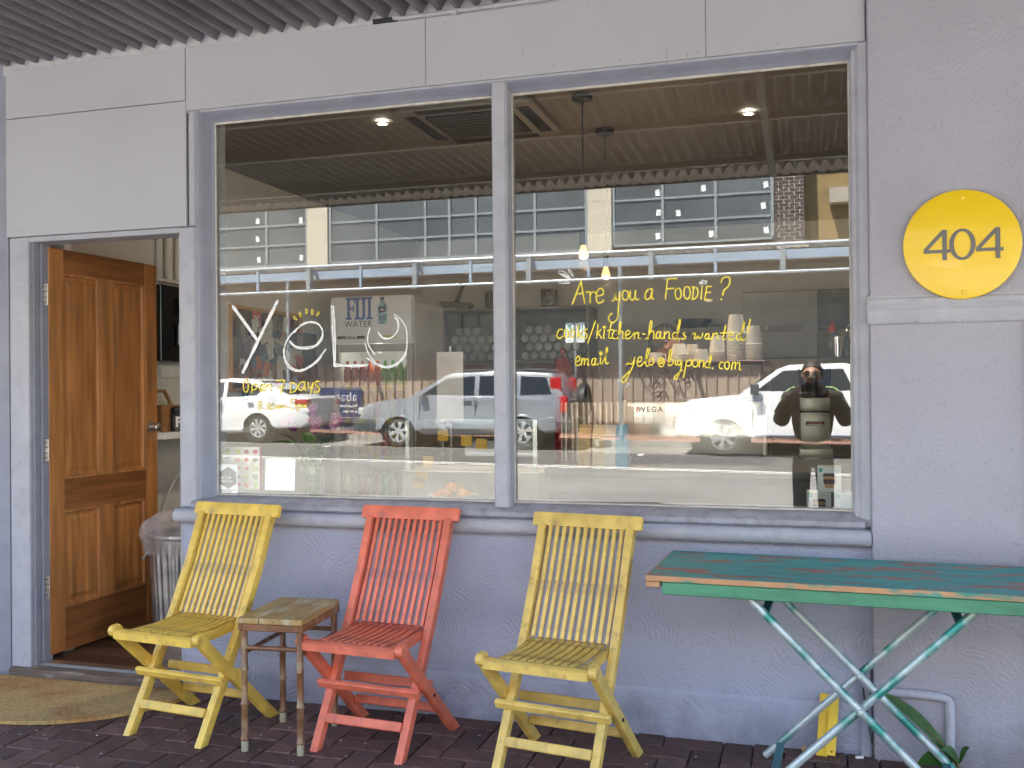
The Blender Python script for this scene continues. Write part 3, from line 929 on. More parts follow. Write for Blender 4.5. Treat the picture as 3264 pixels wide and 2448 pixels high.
SIGNY = mat("sign_yellow", (.83, .565, .012), .32, var=.05, scale=5, second=(.80, .53, .02), mix=(.5, .62), mscale=3, coat=.2)
SIGNG = mat("sign_grey_letters", (.14, .135, .13), .5, var=.08)
sg = thing("house_number_sign", "round yellow sign with grey number 404 on the rendered pier", "sign", (.561, -.0665, 1.924))
MB().lathe([(.001, -.013), (.1965, -.013), (.1995, -.0115), (.2005, -.008), (.2005, -.001), (.196, 0)], 96, (0, 0, 0), 'y').build("disc", SIGNY, sg, 40)
def digit(parts, dx):
    o = parts.build("numeral", SIGNG, sg)
    o.location = (dx, -.0145, 0)
    return o
def four():
    mb = MB()
    # humanist 4 drawn as one outline with its counter bridged
    mb2 = MB()
    h, w = .112, .080
    mb.prism([(.020, .056), (.037, .056), (.037, -.056), (.0215, -.056), (.0215, .030)], -.0012, .0012, 'y')
    mb.prism([(.0212, .056), (.0198, .0345), (-.0265, -.0165), (-.0425, -.0165), (-.0425, -.0140)], -.0011, .0011, 'y')
    mb.prism([(-.0425, -.0168), (.0212, -.0168), (.0212, -.0290), (-.0425, -.0290)], -.0010, .0010, 'y')
    mb.prism([(.0372, -.0168), (.0480, -.0168), (.0480, -.0290), (.0372, -.0290)], -.0010, .0010, 'y')
    return mb
def zero():
    mb = MB()
    n = 40
    O = [(.0445 * math.cos(2 * PI * k / n), .0575 * math.sin(2 * PI * k / n)) for k in range(n)]
    I = [(.0285 * math.cos(2 * PI * k / n), .0475 * math.sin(2 * PI * k / n)) for k in range(n)]
    V = [[mb.b.verts.new((p[0], yy, p[1])) for p in ring] for yy in (-.0012, .0012) for ring in (O, I)]
    for k in range(n):
        j = (k + 1) % n
        mb.b.faces.new((V[0][k], V[0][j], V[1][j], V[1][k]))
        mb.b.faces.new((V[2][k], V[3][k], V[3][j], V[2][j]))
        mb.b.faces.new((V[0][k], V[2][k], V[2][j], V[0][j]))
        mb.b.faces.new((V[1][k], V[1][j], V[3][j], V[3][k]))
    return mb
digit(four(), -.088)
digit(zero(), .001)
digit(four(), .090)
for z in (.172, -.176):
    MB().sweep([(.0, .0005, z * .9), (.0, .0135, z * .9)], .006, 8).build("standoff", STEEL, sg)
    MB().lathe([(.0095, -.002), (.0085, -.004), (.003, -.0055)], 14, (.004, -.0125, z), 'y').build("screw", SIGNY, sg, 40)

# painted pipe loop on the pier, yellow timber offcut, weeds, litter
mb = MB().sweep([(.285, -.062, .262), (.40, -.065, .262), (.475, -.065, .258), (.498, -.065, .252), (.505, -.065, .238), (.505, -.065, .12), (.503, -.065, -.02)], .017, 12)
tag(mb.build("painted_pipe", TRIM, None, 40), "grey painted pipe bent down the foot of the pier behind the trestle table", "pipe")
br = thing("yellow_bracket", "yellow painted metal angle offcut leaning against the wall under the trestle table", "bracket", (.072, -.035, 0))
YB = mat("yellow_bracket_paint", (.74, .50, .03), .5, var=.15, scale=20, second=(.45, .33, .10), mix=(.62, .75), mscale=30)
MB().bar((-.022, -.030, .0), (-.004, .014, .225), .034, .006, up=(0, -1, 0), bev=.001).build("flange", YB, br)
MB().bar((.014, -.030, .004), (.032, .014, .225), .034, .006, up=(.25, -1, 0), bev=.001).build("flange", YB, br)
MB().bar((-.003, -.036, .0), (.014, .006, .225), .006, .012, up=(0, -1, 0), bev=.001).build("fold", YB, br)
for z, t in ((.215, .95), (.02, .1)):
    MB().lathe([(.004, -.001), (.004, .001)], 10, (.016 + .018 * t, -.036 + .042 * t, z), 'y').build("rivet", mat("rust", (.16, .07, .03), .9), br)
MB().box((.196, -.028, -.01), (.236, .0, .33), .006).build("corner_fillet", REVEAL, shop)
MB().bar((.206, -.030, .26), (.236, -.046, .06), .007, .004, up=(0, -1, 0)).build("dark_crack", BLACKM, shop)
LEAF = mat("weed_leaf", (.050, .155, .022), .42, var=.25, scale=14, second=(.085, .20, .04), mix=(.5, .65), mscale=8)
STEM = mat("weed_stem", (.11, .09, .03), .7, var=.3)
wd = thing("weed", "green weed with a long ribbed leaf growing at the foot of the pier", "plant", (.505, -.135, 0))
def leaf(base, tip, width, sag, m=LEAF, n=9, cup=.25, face=(0, 0, 1)):
    base, tip = Vector(base), Vector(tip)
    d = tip - base
    sd = d.cross(Vector(face))
    sd = sd.normalized() if sd.length > 1e-6 else Vector((1, 0, 0))
    mb = MB()
    def f(u, v):
        p = base + d * u + Vector((0, 0, sag * math.sin(PI * u)))
        w = width * (math.sin(PI * min(1, u * .97 + .02)) ** .75) * (1 - .25 * u)
        t = (v - .5) * 2
        return p + sd * (w * t) + Vector((0, 0, cup * w * abs(t)))
    mb.grid(f, n, 4)
    bmesh.ops.solidify(mb.b, geom=mb.b.faces[:], thickness=.0012)
    return mb
leaf((.02, -.01, .03), (-.275, .045, .275), .023, .045, cup=.15, face=(0, -.9, .5)).build("leaf", LEAF, wd, 60)
leaf((.0, -.03, .02), (-.13, -.08, .055), .035, .03, face=(0, -.6, .8)).build("leaf", LEAF, wd, 60)
leaf((.02, -.02, .05), (-.05, -.06, .105), .020, .02, face=(0, -.8, .6)).build("leaf", LEAF, wd, 60)
leaf((.02, 0, .04), (.06, .02, .10), .016, .02).build("leaf", LEAF, wd, 60)
leaf((.0, -.02, .04), (-.075, .0, .12), .014, .015).build("leaf", LEAF, wd, 60)
MB().sweep([(.02, 0, -.01), (.012, -.01, .05), (-.03, 0, .10), (-.09, .01, .16)], [.006, .006, .004, .002], 8).build("stem", STEM, wd, 40)
mb = MB()
for k in range(150):
    x, y = rnd.uniform(-3.9, .6), -rnd.uniform(.02, 1.05) ** 1.2
    s_ = rnd.uniform(.0015, .0048)
    mb.hexa([(x + a * s_ * rnd.uniform(.6, 1.3), y + b * s_ * rnd.uniform(.6, 1.3), .0022 + c * s_ * .5) for c in (0, 1) for a, b in ((-1, -1), (1, -1), (1, 1), (-1, 1))])
tag(mb.build("grit", mat("pale_grit", (.34, .31, .28), .9, var=.5, scale=60)), kind="stuff")
DRY = mat("dry_leaf", (.30, .155, .06), .8, var=.3)
dl = leaf((-1.685, -.128, .006), (-1.655, -.118, .010), .014, .010, cup=.3).build("dry_leaf", DRY, None, 60)
tag(dl, "small curled brown leaf on the pavers under the coral chair", "leaf")
bt = MB().bar((.176, -.062, .006), (.204, -.056, .007), .008, .008).build("cigarette_butt", WHITEP)
tag(bt, "white cigarette butt on the ground beside the wall corner", "litter")
bt = MB().bar((-.016, -.045, .006), (-.008, -.030, .022), .007, .007).build("cigarette_butt", mat("butt_tan", (.55, .32, .10), .8))
tag(bt, "tan cigarette butt at the foot of the wall beside the yellow bracket", "litter")

# ------------------------------------------------------------------ inside the cafe
def lamp_point(name, loc, energy, col, r=.03):
    l = bpy.data.lights.new(name, 'POINT')
    l.energy = energy
    l.color = col
    l.shadow_soft_size = r
    o = bpy.data.objects.new(name, l)
    COL.objects.link(o)
    o.location = loc
    return o
def lamp_spot(name, loc, energy, col):
    l = bpy.data.lights.new(name, 'SPOT')
    l.energy = energy
    l.color = col
    l.spot_size = math.radians(96)
    l.spot_blend = .8
    l.shadow_soft_size = .04
    o = bpy.data.objects.new(name, l)
    COL.objects.link(o)
    o.location = loc
    return o
GLOW = mat("lit_filament_bulb", (1, .75, .45), .3, emit=(1.0, .50, .17), estr=.17)
GLOWD = mat("lit_downlight", (1, .95, .85), .3, emit=(1.0, .93, .80), estr=4)
CORD = mat("lamp_cord", (.03, .028, .025), .7)
def pendant(x, y, zb, label):
    t = thing("pendant_lamp", label, "lamp", (x, y, 0), 0, "bare bulb pendants over the counter")
    MB().lathe([(.055, 2.9475), (.055, 2.930), (.012, 2.922), (.006, 2.90)], 20).build("ceiling_rose", BLACKM, t, 40)
    MB().sweep([(0, 0, 2.905), (0, 0, zb + .12)], .0042, 6).build("cord", CORD, t)
    MB().lathe([(.006, zb + .13), (.018, zb + .12), (.020, zb + .055), (.016, zb + .05)], 14).build("lamp_holder", BLACKM, t, 40)
    MB().lathe([(.012, zb + .048), (.016, zb + .035), (.025, zb + .006), (.026, zb - .004), (.020, zb - .019), (.002, zb - .026)], 18).build("bulb", GLOW, t, 60)
    lamp_point("pendant_light", (x, y, zb - .05), .9, (1.0, .66, .36)).parent = t
    bpy.data.objects[t.name].children[-1].location = (0, 0, zb - .06)
pendant(-1.105, 1.07, 2.115, "bare bulb pendant lamp on a long cord, nearer the mullion")
pendant(-1.125, 1.78, 2.085, "smaller looking bare bulb pendant lamp hanging just above the word you")
for x, y, lab in ((-2.31, 1.20, "small round ceiling downlight left of the ceiling air conditioner"), (-.28, 1.66, "small round ceiling downlight near the right end of the shop window")):
    t = thing("downlight", lab, "downlight", (x, y, 0))
    MB().lathe([(.026, 2.9475), (.040, 2.9475), (.040, 2.942), (.0265, 2.940)], 20, cap=False).build("trim_ring", WHITEP, t, 40)
    MB().lathe([(.001, 2.9445), (.0255, 2.9445), (.0255, 2.9465), (.001, 2.9465)], 20).build("lens", GLOWD, t)
    lamp_spot("downlight_light", (0, 0, 2.93), 9, (1.0, .90, .74)).parent = t
# air conditioner cassette
ac = thing("air_conditioner", "square ceiling air conditioner cassette with dark grille behind the mullion", "air conditioner", (-1.75, 1.30, 2.9470))
GREYP = mat("ac_plastic", (.22, .20, .18), .5, var=.05)
mb = MB()
def rr(h, r, z, n=6):
    P = []
    for cx, cy_, a0 in ((h - r, h - r, 0), (-h + r, h - r, 90), (-h + r, -h + r, 180), (h - r, -h + r, 270)):
        for k in range(n + 1):
            a = math.radians(a0 + 90 * k / n)
            P.append((cx + r * math.cos(a), cy_ + r * math.sin(a)))
    return P
MB().prism(rr(.40, .10, 0), -.030, 0, 'z', .012, 2).build("panel", GREYP, ac, 40)
MB().prism(rr(.245, .02, 0), -.038, -.0305, 'z', .003).build("grille", BLACKM, ac, 40)
for sx, sy in ((1, 0), (-1, 0), (0, 1), (0, -1)):
    w, h = (.035, .26) if sx else (.26, .035)
    MB().box((sx * .325 - w, sy * .325 - h, -.0335), (sx * .325 + w, sy * .325 + h, -.0305)).build("air_slot", BLACKM, ac)
for k in range(9):
    MB().box((-.235, -.215 + .054 * k - .008, -.041), (.235, -.215 + .054 * k + .008, -.0382)).build("grille_slat", mat("ac_slat", (.10, .085, .07), .5), ac)

# left wall: meter board, conduits, switches, shelf with box and jars
mbd = thing("meter_board", "black electrical meter board on the white wall seen through the doorway", "meter board", (-3.845, 1.18, 1.60))
MB().box((.001, 0, 0), (.05, .62, .475), .004).build("board", BLACKG, mbd)
MB().box((.0505, -.012, -.012), (.058, .632, .0), .002).build("frame_edge", mat("board_frame", (.2, .2, .2), .5), mbd)
for k in range(4):
    MB().box((.0505, .17 + .085 * k, .30), (.085, .235 + .085 * k, .40), .004).build("fuse", BLACKG, mbd)
    MB().box((.0855, .18 + .085 * k, .296), (.088, .225 + .085 * k, .306)).build("fuse_tab", mat("copper_tab", (.45, .22, .09), .4, .6), mbd)
MB().box((.0505, .14, .10), (.080, .30, .24), .006).build("meter", mat("meter_glass", (.03, .03, .035), .12), mbd)
cg = thing("conduit_bundle", "bundle of white painted conduits running up the wall above the meter board", "conduits", (-3.845, 1.16, 2.09))
MB().box((.0, -.02, 0), (.06, .68, .022), .004).build("tray", WHITEP, cg)
for k, (dy, r) in enumerate(((.03, .022), (.12, .03), (.21, .022), (.27, .02), (.34, .028), (.43, .022), (.5, .024), (.58, .02))):
    MB().sweep([(.034, dy, .0225), (.034, dy + .004, .45), (.034, dy, .85)], r, 10).build("conduit", CREAM, cg, 40)
sw = thing("power_outlet", "white double power outlet below the meter board", "power outlet", (-3.845, 1.22, 1.50))
MB().box((.0, .0, 0), (.03, .10, .075), .004).build("plate", WHITEP, sw)
MB().box((.0, .105, 0), (.03, .205, .075), .004).build("plate", WHITEP, sw)
sh = MB().box((-3.844, .93, 1.128), (-3.585, 1.9, 1.168), .003).build("wall_shelf", WHITEP)
tag(sh, "white shelf on the inside wall seen through the doorway", "shelf")
CRATE = mat("light_timber_carrier", (.36, .17, .065), .5, var=.25, scale=5, stretch=(2, 2, 8))
cr = thing("timber_carrier", "small timber carrier box with angled handle on the doorway shelf", "carrier box", (-3.745, 1.11, 1.168))
for a, b in (((-.07, -.09, 0), (.07, -.082, .16)), ((-.07, .082, 0), (.07, .09, .16)), ((-.07, -.081, 0), (-.062, .081, .16)), ((.062, -.081, 0), (.07, .081, .16)), ((-.06, -.08, 0), (.06, .08, .008))):
    MB().box(a, b, .001).build("board", CRATE, cr)
MB().bar((0, -.082, .10), (0, -.082, .24), .02, .012).build("handle_arm", CRATE, cr)
MB().bar((0, -.09, .245), (0, .03, .245), .012, .02).build("handle_bar", CRATE, cr)
MB().bar((0, .03, .245), (0, .10, .155), .012, .02).build("handle_arm", CRATE, cr)
for k in range(7):
    MB().bar((-.04 + .013 * k, -.05 + .012 * k, .14), (-.05 + .016 * k, -.06 + .016 * k, .185), .006, .004).build("sugar_stick", mat("sugar_paper", (.55, .55, .2), .7), cr)
JARG = mat("dark_jar", (.05, .05, .055), .15, var=.1)
for k, (xx, yy) in enumerate(((-3.645, 1.135), (-3.640, 1.235))):
    j = thing("jar", "black lidded jar lettered P on the doorway shelf" if k == 0 else "black lidded jar lettered L on the doorway shelf", "jar", (xx, yy, 1.168), 0, "jars on the doorway shelf")
    MB().lathe([(.038, 0), (.043, .004), (.043, .095), (.037, .11)], 24).build("jar_body", JARG, j, 40)
    MB().lathe([(.040, .1105), (.041, .112), (.041, .145), (.036, .149), (.002, .150)], 24).build("lid", BLACKM, j, 40)
    MB().box((.0405, -.034, .018), (.0435, .034, .092), .001).build("label_patch", BLACKM, j)
    text_part("letter", "PL"[k], .085, WHITEP, j, (.0445, 0, .055), (math.radians(90), 0, math.radians(90)), .0006, bold=.003)
    j.rotation_euler.z = math.radians(-48)
mb = MB().sweep(smooth_path([(-3.66, 1.55, 1.12), (-3.70, 1.46, 1.02), (-3.76, 1.36, .93), (-3.80, 1.27, .80), (-3.82, 1.2, .62)], 4), .006, 6)
tag(mb.build("lead", WHITEP, None, 40), "white twisted electrical lead hanging below the doorway shelf", "cable")

# pinboard and poster on the left wall
PINF = mat("orange_pine_frame", (.55, .26, .045), .5, var=.15)
pin = thing("pinboard", "pine framed noticeboard crowded with cards behind the big letter Y", "noticeboard", (-3.845, 2.02, 1.43))
MB().box((0, 0, 0), (.012, .96, .56)).build("cork", mat("cork_dark", (.12, .075, .05), .9, var=.3, scale=40), pin)
for a, b in (((.0, -.025, -.025), (.022, 0, .585)), ((.0, .96, -.025), (.022, .985, .585)), ((.0, .0005, .56), (.022, .9595, .585)), ((.0, .0005, -.025), (.022, .9595, 0))):
    MB().box(a, b, .002).build("frame_strip", PINF, pin)
R = random.Random(21)
cols = [(.62, .60, .56), (.62, .60, .56), (.55, .53, .50), (.60, .58, .52), (.05, .05, .06), (.03, .06, .10), (.50, .07, .05), (.45, .05, .14), (.03, .12, .11), (.10, .06, .14), (.20, .17, .14), (.16, .25, .40), (.55, .2, .06)]
for k in range(120):
    w, h = R.uniform(.05, .10), R.uniform(.06, .13)
    y0, z0 = R.uniform(.02, .88), R.uniform(-.10, .44)
    if k < 14: z0 = R.uniform(-.14, .05)
    c = R.choice(cols)
    m = mat("card_%02d" % (cols.index(c)), c, .6, var=.15, scale=25)
    o = MB().box((0, -w / 2, -h / 2), (.0012, w / 2, h / 2)).build("card", m, pin)
    o.location = (.0135 + .0016 * k / 3, y0 + w / 2, z0 + h / 2)
    o.rotation_euler = (R.uniform(-.35, .35), 0, 0)
o = MB().box((0, -.055, -.065), (.0012, .055, .065)).build("card", mat("card_red", (.62, .06, .04), .5), pin)
o.location = (.055, .25, .49)
text_part("letter", "X", .08, WHITEP, pin, (.0575, .25, .49), (math.radians(90), 0, math.radians(90)), .0006, bold=.003)
po = MB().box((-3.844, 3.02, 1.44), (-3.838, 3.27, 1.87)).build("poster", mat("dark_blue_poster", (.035, .06, .085), .4, var=.5, scale=9))
tag(po, "dark blue poster on the wall beside the noticeboard", "poster")

# drinks fridge with a printed header
fr = thing("drinks_fridge", "tall white drinks fridge with blue lettered header and a glass door full of bottles", "fridge", (-3.21, 3.0, .052))
FW = mat("fridge_white", (.66, .65, .63), .4, var=.04)
FG = mat("fridge_grey", (.40, .385, .36), .45, var=.06)
for a, b in (((-.34, 0.04, 0), (-.315, .66, 2.04)), ((.315, 0.04, 0), (.34, .66, 2.04)), ((-.3145, .63, 0), (.3145, .66, 2.04)), ((-.3145, .04, 0), (.3145, .6295, .13)), ((-.3145, .04, 1.73), (.3145, .6295, 2.04))):
    MB().box(a, b, .004).build("cabinet_side", FW, fr)
hd = MB().prism([(-.02, 1.72), (-.045, 1.80), (-.045, 2.02), (-.02, 2.085), (.039, 2.085), (.039, 1.72)], -.342, .342, 'x', .006, 2).build("header_sign", mat("header_white", (.58, .57, .57), .35, var=.03, emit=(1, .98, .95), estr=.006), fr, 40)
BLUE = mat("print_blue", (.015, .085, .36), .5)
NAVY = mat("print_navy", (.03, .04, .10), .5)
def slab(outline, x, z, s, name="letter", m=BLUE):
    o = MB().prism([(p[0] * s, p[1] * s) for p in outline], -.0472, -.0458, 'y').build(name, m, hd)
    o.location = (x, 0, z)
F_ = [(0, 0), (.44, 0), (.44, .08), (.32, .1), (.32, .46), (.52, .46), (.55, .36), (.62, .36), (.62, .66), (.55, .66), (.52, .56), (.32, .56), (.32, .9), (.62, .9), (.68, .72), (.75, .72), (.75, 1.0), (0, 1.0), (0, .92), (.12, .9), (.12, .1), (0, .08)]
I_ = [(0, 0), (.46, 0), (.46, .08), (.33, .1), (.33, .9), (.46, .92), (.46, 1), (0, 1), (0, .92), (.13, .9), (.13, .1), (0, .08)]
J_ = [(.0, .02), (.12, -.04), (.30, .0), (.38, .14), (.38, .9), (.5, .92), (.5, 1), (.06, 1), (.06, .92), (.18, .9), (.18, .14), (.12, .06), (.02, .1)]
s_ = .160
for ol, dx in ((F_, 0), (I_, .80), (J_, 1.32), (I_, 1.90)):
    slab(ol, -.205 + dx * .55 * s_ * 1.05, 1.905, s_ * .62 if False else s_ * .60)
# taller letters: scale height separately
for o in list(hd.children):
    o.scale = (1.15, 1, 1.78)
text_part("letter", "WATER", .068, NAVY, hd, (-.100, -.0466, 1.868), (math.radians(90), 0, 0), .0006, space=1.05, sx=.98)
MB().lathe([(.034, 0), (.038, .01), (.038, .07), (.034, .085), (.038, .10), (.038, .135), (.028, .155), (.016, .175), (.016, .19)], 20).xf(Matrix.Scale(.12, 4, (0, 1, 0))).build("printed_bottle", mat("print_bottle", (.30, .46, .58), .3, var=.3, scale=30, second=(.04, .20, .16), mix=(.45, .6), mscale=18), hd, 40)
bpy.data.objects["printed_bottle"].location = (.105, -.0465, 1.865)
MB().box((.082, -.0535, 1.955), (.128, -.0515, 1.995)).build("printed_label", NAVY, hd)
MB().box((.088, -.0515, 2.0555), (.122, -.0465, 2.072), .002).build("printed_cap", NAVY, hd)
text_part("letter", "FIJI", .022, WHITEP, hd, (.105, -.0545, 1.975), (math.radians(90), 0, 0), .0005, bold=.0005)
MB().box((-.285, -.0465, 1.755), (-.05, -.0445, 1.782)).build("maker_plate", BLACKG, hd)
bpy.data.objects["maker_plate"].location = (0, .008, 0)
text_part("letter", "SKOPE", .028, WHITEP, hd, (-.165, -.0392, 1.7685), (math.radians(90), 0, 0), .0005, space=1.35, bold=.001)
MB().box((.10, -.0385, 1.757), (.215, -.0365, 1.782)).build("energy_sticker", mat("sticker_yellow", (.65, .52, .06), .5), hd)
dr = MB().box((-.335, -.005, .13), (-.285, .035, 1.715), .004).build("fridge_door", FG, fr)
MB().box((.285, -.005, .13), (.335, .035, 1.715), .004).build("door_stile", FG, dr)
MB().box((-.2845, -.004, 1.655), (.2845, .034, 1.715), .003).build("door_rail", FG, dr)
MB().box((-.2845, -.004, .13), (.2845, .034, .19), .003).build("door_rail", FG, dr)
MB().box((-.288, .012, .188), (.288, .017, 1.657)).build("door_glass", GLASS2, dr)
lcols = [(.50, .36, .06), (.40, .30, .16), (.55, .40, .22), (.30, .05, .03), (.45, .33, .05), (.55, .10, .03), (.10, .35, .05), (.40, .16, .30)]
bmesh_b = {}
def bottle_me(i):
    if i not in bmesh_b:
        m = mat("drink_%d" % i, lcols[i], .25, var=.2, scale=20)
        bmesh_b[i] = MB().lathe([(.026, 0), (.030, .006), (.030, .13), (.024, .155), (.012, .18), (.0115, .205), (.001, .208)], 14).mesh("bottle", m, 40)
    return bmesh_b[i]
R = random.Random(5)
for si, z in enumerate((.20, .52, .84, 1.12, 1.38)):
    MB().box((-.313, .05, z - .008), (.313, .60, z)).build("fridge_shelf", WHITEP, fr)
    MB().box((-.313, .040, z - .024), (.313, .047, z + .012)).build("shelf_edge", mat("price_rail", (.5, .5, .48), .4), fr)
    for k in range(5):
        if R.random() < .8:
            o = MB().box((-.03, .034, z - .022), (.03, .0385, z + .016)).build("price_tag", mat("price_tag_yellow", (.62, .50, .10), .6), fr)
            o.location = (-.24 + .12 * k + R.uniform(-.02, .02), 0, 0)
    for k in range(9):
        i = [0, 1, 2, 4, 1][si] if R.random() < .55 else R.randrange(8)
        if si == 4:
            i = [3, 3, 3, 5, 5, 6, 6, 6, 6][k]
        b = link("bottle", bottle_me(i))
        b.location = (-3.21 - .26 + .065 * k, 3.09, .052 + z + .0005)
        tag(b, ["amber juice bottle", "golden drink bottle", "pale brown drink bottle", "dark red drink bottle", "yellow drink bottle", "orange drink bottle", "green drink bottle", "mauve drink bottle"][i] + " on " + ["lowest shelf", "second shelf", "middle shelf", "fourth shelf", "top shelf"][si] + " of the drinks fridge, " + ["at its left end", "second from its left end", "third from its left end", "fourth from its left end", "in its middle", "fourth from its right end", "third from its right end", "second from its right end", "at its right end"][k], "bottle", "bottles in the drinks fridge")
l = lamp_point("fridge_light", (-3.21, 3.12, 1.72), .18, (1, .95, .85))

# shelving on the back wall with rolls, bags, speakers
SHELF = mat("grey_shelving", (.30, .27, .23), .6, var=.1)
su = thing("shelving_unit", "grey pigeonhole shelving on the back wall stacked with paper cups and bags", "shelving", (-2.70, 5.22, 1.30))
for x in (-.75, -.06, .72):
    MB().box((x - .015, 0, 0), (x + .015, .36, .90)).build("upright", SHELF, su)
for z in (.0, .36, .88):
    for x0, x1 in ((-.7345, -.0755), (-.0445, .7045)):
        MB().box((x0, .001, z), (x1, .359, z + .025)).build("shelf", SHELF, su)
MB().box((-.76, .361, 0), (.74, .370, .90)).build("back_panel", mat("shelf_back", (.16, .14, .12), .7), su)
rollm = mat("paper_cup_stack", (.60, .57, .52), .7, var=.08)
rme = MB().lathe([(.036, 0), (.045, .10), (.046, .30), (.040, .305), (.001, .304)], 16, (0, 0, 0), 'y').mesh("cup_stack", rollm, 40)
R = random.Random(3)
for cx in (-.40, .33):
    for r_ in range(4):
        for k in range(6 - (r_ == 3) * 3):
            o = link("cup_sleeve", rme)
            o.location = (-2.70 + cx - .24 + .094 * k + (.045 if r_ % 2 else 0), 5.225, 1.30 + .385 + .047 + .084 * r_)
            o.rotation_euler = (R.uniform(-.05, .05), 0, R.uniform(-.06, .06))
            tag(o, "white paper cup sleeve in the " + ("left" if cx < 0 else "right") + " pigeonhole, " + ["first", "second", "third", "fourth", "fifth", "sixth"][k] + " from the left in the " + ["bottom", "second", "third", "top"][r_] + " row", "cup sleeve", "paper cup sleeves in the " + ("left" if cx < 0 else "right") + " pigeonhole")
bagm = mat("brown_paper_bag", (.30, .16, .07), .8, var=.25, bump=.4, bscale=14)
for k, (x, s_, lab) in enumerate(((-2.33, .10, "rounded brown paper parcel on the lower shelf, left one"), (-2.17, .12, "larger brown paper parcel on the lower shelf, right one"))):
    mb = MB()
    mb.grid(lambda u, v: (s_ * 1.1 * math.sin(PI * v) * math.cos(2 * PI * u), s_ * math.sin(PI * v) * math.sin(2 * PI * u), s_ * .95 * (1 - math.cos(PI * v)) * (1 + .06 * math.sin(5 * u * 2 * PI))), 20, 10)
    o = mb.build("paper_parcel", bagm, None, 60)
    o.location = (x, 5.40, 1.326)
    tag(o, lab, "parcel")
def speaker(x, z, lab, rz):
    t = thing("speaker", lab, "speaker", (x, 5.25, z), rz)
    MB().box((-.075, -.06, 0), (.075, .07, .17), .006).build("cabinet", BLACKM, t)
    MB().lathe([(.045, -.0605), (.045, -.066), (.035, -.068), (.012, -.062)], 20, (0, 0, .06), 'y').build("cone", BLACKG, t, 40)
    MB().lathe([(.02, -.0605), (.02, -.065), (.004, -.066)], 16, (0, 0, .13), 'y').build("tweeter", BLACKG, t, 40)
speaker(-2.37, 2.206, "black speaker box on top of the shelving right of the mullion", .2)
speaker(-2.93, 2.206, "black speaker box on top of the shelving left of the mullion", -.1)
tv = thing("wall_screen", "small black tilted screen on an arm above the shelving", "screen", (-3.18, 4.95, 2.20))
MB().bar((-.18, -.05, .03), (.14, -.05, .0), .10, .06, bev=.01).build("screen", BLACKG, tv)
MB().bar((-.05, .0, .02), (-.09, .35, .26), .03, .03).build("arm", BLACKM, tv)
ext = thing("gas_cylinder", "red cylinder with rounded shoulders standing behind the counter", "cylinder", (-2.02, 4.35, .052))
REDP = mat("red_enamel", (.55, .015, .02), .3, var=.06)
MB().lathe([(.07, 0), (.074, .01), (.074, 1.52), (.066, 1.60), (.045, 1.63), (.020, 1.645)], 24).build("cylinder_body", REDP, ext, 40)
MB().lathe([(.020, 1.6455), (.020, 1.68), (.034, 1.682), (.034, 1.70), (.002, 1.702)], 16).build("valve", REDP, ext, 40)

# counter, espresso machine, cups
CT = mat("counter_laminate", (.115, .105, .095), .5, var=.08)
DARKRED = mat("dark_red_tray", (.16, .022, .02), .4)
co = thing("counter", "long pale counter inside the window carrying the coffee machine and grinder", "counter", (0, 0, 0))
MB().box((-1.30, .95, .955), (1.3, 2.12, .995), .004).build("bench_top", CT, co)
MB().box((-1.28, 1.0, .056), (1.3, 1.06, .954)).build("front_panel", CT, co)
MB().box((-1.28, 1.061, .056), (-1.22, 2.1, .954)).build("end_panel", CT, co)
lb = MB().box((-2.64, .252, .80), (.6, .62, .835), .003).build("window_bench", CT)
tag(lb, "pale bench shelf just inside the shop window behind both panes", "bench")
em = thing("espresso_machine", "wide polished steel espresso machine with a lettered back panel facing the window", "coffee machine", (-.575, 1.40, .996))
MB().box((-.365, .0, .05), (.365, .045, .335), .006, 2).build("back_panel", mat("machine_pale_panel", (.78, .76, .70), .16, .55), em, 40)
MB().box((-.372, .0455, .03), (.372, .50, .14), .008, 2).build("base_tray", STEELR, em, 40)
MB().box((-.372, .0455, .141), (.372, .34, .50), .01, 2).build("machine_body", STEEL, em, 40)
MB().prism([(-.010, .336), (-.004, .30), (.0, .336), (.02, .52), (.06, .545), (.06, .5005), (.03, .47)][:0] or [(.0, .337), (-.006, .345), (.012, .530), (.045, .5455), (.045, .337)], -.368, .368, 'x', .002).build("upper_panel", mat("machine_dark_panel", (.05, .045, .04), .5), em, 40)
MB().box((-.385, -.02, .546), (.385, .46, .5535), .002).build("cup_tray", DARKRED, em)
for sx in (-1, 1):
    MB().box((sx * .376 - .010, -.012, .045), (sx * .376 + .010, .10, .345), .006).build("end_cheek", WHITEP, em)
    for sy in (.08, .44):
        MB().lathe([(.02, 0), (.024, .004), (.024, .02), (.018, .0295)], 14, (sx * .33, sy, .0003)).build("foot", BLACKM, em, 40)
for k in range(2):
    MB().lathe([(.035, .0), (.035, .06), (.02, .08)], 18, (-.17 + .34 * k, .42, .22)).build("group_head", CHROME, em, 40)
WR = mat("badge_red", (.40, .05, .04), .4)
text_part("letter", "WEGA", .042, BLACKM, em, (-.235, -.0015, .292), (math.radians(90), 0, 0), .0008, bold=.001, space=1.25)
MB().box((-.312, -.0022, .276), (-.304, -.0008, .308)).build("letter_mark", WR, em)
MB().box((-.3038, -.0022, .296), (-.292, -.0008, .308)).build("letter_mark", WR, em)
